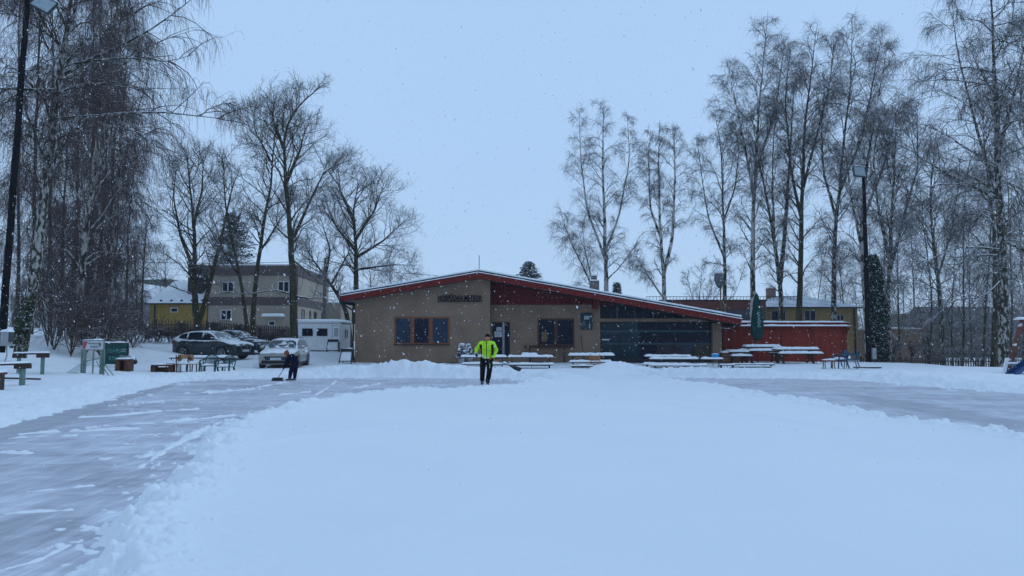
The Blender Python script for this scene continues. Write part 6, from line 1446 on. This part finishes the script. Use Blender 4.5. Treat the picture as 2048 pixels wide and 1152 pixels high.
for i, (px, D, top) in enumerate(((330, 85, 500), (620, 88, 480), (740, 80, 520), (780, 84, 540), (270, 78, 470))):
    tree('maple_tree', 'small faint bare tree far behind the left houses, ' + rank(px, [330, 620, 740, 780, 270]), [([(px, 660), (px + 4, 590), (px - 3, top)], 1)], D, 140 + i, 'maple', R0=.12, crown=(.15, 3.0), n1=26, n2=7, n3=7, tw=.008, bark=M_BARK, twig=M_TWIGM, group='faint far trees on the left')
# --- left edge birch mass
LG = 'hanging birches at the left edge'
BK = M_TWIGB
tree('birch_tree', 'big near leaning birch with mottled trunk at the left edge', [([(40, 700), (70, 540), (90, 380), (112, 220), (140, 60), (165, -90), (180, -220)], 1)], 29.5, 31, R0=.25, crown=(.33, 3.6), n1=44, n2=11, n3=10, n4=2, group=LG, droop=-.30, twig=BK, bark=M_BIRCHM,
     limbs=[([(112, 238), (170, 232), (240, 226), (330, 226), (400, 232), (455, 243)], .075), ([(108, 180), (60, 183), (0, 178), (-60, 170)], .07), ([(126, 150), (200, 110), (290, 70), (370, 20), (410, -10)], .08), ([(110, 190), (190, 165), (260, 175), (330, 190)], .05), ([(400, 232), (430, 210), (462, 215)], .025), ([(130, 130), (260, 110), (340, 130), (395, 110)], .05)])
tree('birch_tree', 'pale leaning birch second from the left edge', [([(150, 690), (160, 560), (178, 400), (195, 250), (215, 80), (230, -80)], 1)], 38, 32, R0=.2, crown=(.18, 3.6), n1=44, n2=10, n3=9, n4=2, group=LG, droop=-.38, twig=BK, limbs=[([(205, 160), (300, 90), (385, 62)], .06), ([(200, 250), (280, 262), (345, 320)], .06), ([(212, 60), (300, 10), (380, -20)], .06)])
tree('birch_tree', 'mottled upright birch at the right side of the left wood', [([(222, 690), (226, 560), (232, 430), (240, 300), (250, 150), (262, 10)], 1)], 42, 33, R0=.19, crown=(.14, 3.0), n1=44, n2=9, n3=9, n4=1, group=LG, droop=-.38, twig=BK, limbs=[([(240, 300), (300, 262), (350, 275)], .05), ([(236, 400), (270, 400), (300, 440)], .04)])
spec = [(100, 46, -120), (60, 41, -180), (-10, 37, -200), (180, 50, -60), (135, 55, -40), (30, 54, -100), (205, 47, 60), (-60, 44, -200), (165, 44, 10), (250, 62, 300), (280, 66, 420), (-110, 36, -220), (120, 40, 260), (190, 58, 120), (150, 35, 400), (225, 54, 180)]
wlab = ['birch trunk in the dense dark wood at the left edge']
for i, (px, D, top) in enumerate(spec):
    D += 8
    dx = rngb.uniform(5, 45)
    tree('birch_tree', 'hanging birch of the dense brown left wood, ' + rank(px, [q[0] for q in spec]), [([(px, 690), (px + dx * .4, 450), (px + dx, top)], 1)], D, 200 + i, R0=.17, crown=(.12, 3.0 if px < 240 else 2.0), n1=30, n2=8, n3=7, n4=1 if px < 240 else 0, ll=1.3, group='dense brown birches at the left edge', droop=-.42, bark=M_BIRCHD if i % 2 else M_BARK, twig=BK, tw=.0075)
# brushwood along the left slope
shr = [(85, 36, 520), (120, 34.5, 590), (155, 36, 560), (180, 35, 600), (215, 37, 590), (100, 39, 540), (240, 41, 610), (60, 38, 560), (275, 46, 640), (170, 40, 530), (140, 33.5, 620), (205, 34.5, 640)]
slab = ['leftmost', 'second']
for i, (px, D, top) in enumerate(shr):
    st = []; rr = random.Random(i); yb = 673 + (CAMZ - H(PW(px, D), D)) * F / D
    for k in range(7): dx = rr.uniform(-1, 1) * 34; st.append(([(px + dx * .45, yb), (px + dx * .7, yb - (yb - top) * .5), (px + dx * 1.2 + 12, top + rr.uniform(0, 40))], 1 if k == 0 else .9))
    tree('shrub', 'brown many stemmed shrub below the left wood, ' + rank(px, [q[0] for q in shr]), st, D, 300 + i, R0=.026, crown=(.2, 1.3), n1=6, n2=5, n3=3, ll=.85, droop=.02, group='brown shrubs below the left wood', bark=mk('shrub_bark', (.07, .045, .035), .9, .3, 8, snow=.45), twig=BK, cat='shrub', tw=.006)
for i, px in enumerate(range(235, 600, 26)):
    D = 49.5 + (px - 235) * .0125; x = PW(px, D); g = H(x, D); yb = 673 + (CAMZ - g) * F / D; rr = random.Random(50 + i); tp = yb - 26 + rr.uniform(-8, 8)
    st = [([(px + rr.uniform(-3, 3), yb), (px + rr.uniform(-14, 14), tp)], 1) for k in range(4)]
    tree('low_shrub', 'low bare shrub at the foot of the dark left fence, ' + rank(px, range(235, 600, 26)), st, D, 340 + i, R0=.02, crown=(.1, .6), n1=9, n2=5, n3=5, ll=.5, droop=.02, group='low shrubs along the left fence', bark=mk('shrub_bark', (.07, .045, .035)), twig=BK, cat='shrub', tw=.006)

for i, px in enumerate(range(1785, 2060, 34)):
    D = 49.5; x = PW(px, D); g = H(x, D); yb = 673 + (CAMZ - g) * F / D; rr = random.Random(90 + i); tp = yb - 40 + rr.uniform(-10, 8)
    st = [([(px + rr.uniform(-3, 3), yb), (px + rr.uniform(-16, 16), tp)], 1) for k in range(4)]
    tree('low_shrub', 'dark tangled shrub behind the right picket fence, ' + rank(px, range(1785, 2060, 34)), st, D, 380 + i, R0=.025, crown=(.1, .7), n1=7, n2=4, n3=4, ll=.55, droop=.02, group='dark shrubs behind the right fence', bark=mk('shrub_bark', (.07, .045, .035)), twig=M_TWIG, cat='shrub', tw=.008)
# --- conifers
def spruce(px, py0, py1, D, w, label, seed, snow=.5, col=(.012, .022, .018)):
    rng = np.random.default_rng(seed); b = P(px, py1, D); h = PZ(py0, D) - b.z; r = empty('spruce_tree', b, 0, label, 'tree')
    MB().tube([(0, 0, -1), (0, 0, h * .97)], [.18, .03], 7).build('trunk', M_BARK, r)
    N = 260; t = (np.arange(N) + rng.random(N)) / N; a = rng.random(N) * 6.283; L_ = w * (1.02 - t) ** .75 * rng.uniform(.7, 1.15, N) + .15
    S = np.stack([0 * t, 0 * t, h * (.06 + .92 * t)], 1); d = np.stack([np.cos(a), np.sin(a), .25 - .35 * (1 - t)], 1)
    l1 = grow(rng, S, d, L_, 6, .06, .02); per = 60; k = np.repeat(np.arange(N), per); tt = rng.random(N * per) ** .8
    Cc, T = at(l1[k], tt); Cc = Cc + rng.normal(size=Cc.shape) * np.array([.1, .1, .06]) * (1 + L_[k][:, None] * .15); v = rng.normal(size=(len(Cc), 3, 3)) * np.array([.13, .13, .05]); v[:, :, 2] -= .04
    V = (Cc[:, None] + v).reshape(-1, 3); Q = np.arange(len(V)).reshape(-1, 3); mesh_np('crown', V, Q, mk('needles%d' % seed, col, .9, .4, 3, snow=snow, snow_scale=4), r, smooth=False)
spruce(462, 425, 600, 82, 4.4, 'dark spruce behind the roof of the grey house', 1, .62)
spruce(1058, 524, 600, 90, 2.3, 'frosty spruce top peeking over the middle of the inn roof', 2, .35, (.03, .045, .045))
spruce(1234, 566, 620, 95, .5, 'tiny pointed spruce tip right of the inn chimney', 3, .6)

# ivy column
def ivy():
    D = 46; b = P(1762, 732, D); h = PZ(512, D) - b.z; r = empty('ivy_tree', b, 0, 'thick dead trunk wrapped in dark ivy speckled with snow', 'tree')
    rng = np.random.default_rng(9); MB().tube([(0, 0, -.6), (-.1, 0, h * .5), (-.25, 0, h)], [.3, .25, .12], 12).build('trunk', M_BARK, r)
    n = 15000; t = rng.random(n); a = rng.random(n) * 6.283; w = (.30 + .22 * np.sin(t * 3.1) + .1 * np.sin(t * 17 + a)) * (1 - .35 * t ** 4); rr = w * rng.uniform(.75, 1.15, n) ** 1
    c = np.stack([rr * np.cos(a) - .28 * t, rr * np.sin(a), h * t + .03], 1); v = rng.normal(size=(n, 3, 3)) * .055; V = (c[:, None] + v).reshape(-1, 3)
    mesh_np('ivy', V, np.arange(len(V)).reshape(-1, 3), mk('ivy_leaves', (.010, .028, .018), .6, .5, 8, snow=.66, snow_scale=6), r, smooth=False)
ivy()
# moss / ivy at the foot of the leaning left birch
def foot():
    b = P(40, 690, 29.4); rng = np.random.default_rng(3); n = 2600; t = rng.random(n); a = rng.random(n) * 6.28; w = .28 * (1 - .4 * t)
    c = np.stack([w * np.cos(a) + .35 * t - .05, w * np.sin(a), 2.0 * t - .1], 1); v = rng.normal(size=(n, 3, 3)) * .035
    o = mesh_np('ivy_clump', (c[:, None] + v).reshape(-1, 3), np.arange(n * 3).reshape(-1, 3), mk('moss_leaves', (.03, .045, .015), .9, .5, 8, snow=.7), None, smooth=False, loc=b)
    tag(o, 'mossy green ivy around the foot of the big leaning left birch', 'ivy')
foot()

# --- distant wood line and falling snow (stuff)
def far_wood():
    rng = np.random.default_rng(5); acc = Acc(); N = 900; x = rng.uniform(-120, 150, N); y = rng.uniform(105, 150, N); ok = (x < -18) | (x > 30); x, y = x[ok], y[ok]; N = len(x)
    hgt = rng.uniform(5, 9, N) * (1 + .25 * np.sin(x * .15)); S = np.stack([x, y, np.full(N, -1.0)], 1); st = grow(rng, S, np.tile([0, 0, 1.0], (N, 1)), hgt, 6, .05, 0); V, Q = tubes(st, np.full(N, .14), np.full(N, .03), 4); acc.add(V, Q)
    S, d, t, k = spawn(rng, st, 12, .2, 1, .7, .2, .1); l = grow(rng, S, d, rng.uniform(1, 2.6, len(t)), 4, .15, 0); V, Q = tubes(l, np.full(len(l), .035), np.full(len(l), .015), 3); acc.add(V, Q)
    S, d, t, k = spawn(rng, l, 5, .2, 1, .8, .3, 0); l = grow(rng, S, d, rng.uniform(.5, 1.2, len(t)), 3, .15, 0); V, Q = tubes(l, np.full(len(l), .02), np.full(len(l), .012), 3); acc.add(V, Q)
    o = acc.obj('far_woodland', M_TWIG, None); tag(o, 'faint line of bare woodland on the horizon behind the houses', 'woodland', kind='stuff')
far_wood()
def snowfall():
    rng = np.random.default_rng(12); N = 21000; y = 4.5 + 37 * rng.random(N) ** .75; x = rng.uniform(-1, 1, N) * (y * .78 + 2); z = rng.uniform(.05, 1, N) * (y * .42 + 2.2)
    y[:260] = rng.uniform(4, 11, 260); x[:260] = rng.uniform(-1, 1, 260) * (y[:260] * .75); z[:260] = rng.uniform(.2, 1, 260) * (y[:260] * .42 + 2.0)
    s = rng.gamma(2.6, .0020, N).clip(.002, .018) * np.clip(.35 + y / 22, .4, 1.3); c = np.stack([x, y, z], 1); O = np.array([(1, 0, 0), (0, 1, 0), (-1, 0, 0), (0, -1, 0), (0, 0, 1), (0, 0, -1)], float)
    ln = norm(np.stack([rng.normal(.25, .25, N), rng.normal(0, .2, N), -np.ones(N)], 1)); el = rng.uniform(1, 2.2, N); s[:260] = rng.uniform(.003, .0065, 260)
    off = O[None] * s[:, None, None] * rng.uniform(.6, 1.2, (N, 6, 1)); off = off + (off * ln[:, None]).sum(-1, keepdims=True) * ln[:, None] * (el - 1)[:, None, None]
    V = (c[:, None] + off).reshape(-1, 3); F_ = np.array([(0, 1, 4), (1, 2, 4), (2, 3, 4), (3, 0, 4), (1, 0, 5), (2, 1, 5), (3, 2, 5), (0, 3, 5)]); Q = (np.arange(N)[:, None, None] * 6 + F_[None]).reshape(-1, 3)
    o = mesh_np('falling_snow', V, Q, mk('snow_flakes', (.8, .82, .85), .9, .02), None); tag(o, 'falling snowflakes in the air over the rink', 'snow', kind='stuff')
snowfall()

# ---------------------------------------------------------------- the snowy air between here and the far trees
def haze():
    o = MB().box(-135, 165, -3, 158, -6, 34).build('haze', [], None)
    m = bpy.data.materials.new('haze_air'); m.use_nodes = True; t = m.node_tree; t.nodes.clear()
    out = t.nodes.new('ShaderNodeOutputMaterial'); v = t.nodes.new('ShaderNodeVolumePrincipled')
    v.inputs['Color'].default_value = (.9, .93, .96, 1); v.inputs['Density'].default_value = .0006; v.inputs['Anisotropy'].default_value = .2
    t.links.new(v.outputs[0], out.inputs['Volume']); o.data.materials.append(m); tag(o, 'thin haze of falling snow in the air', 'haze', kind='stuff')
haze()
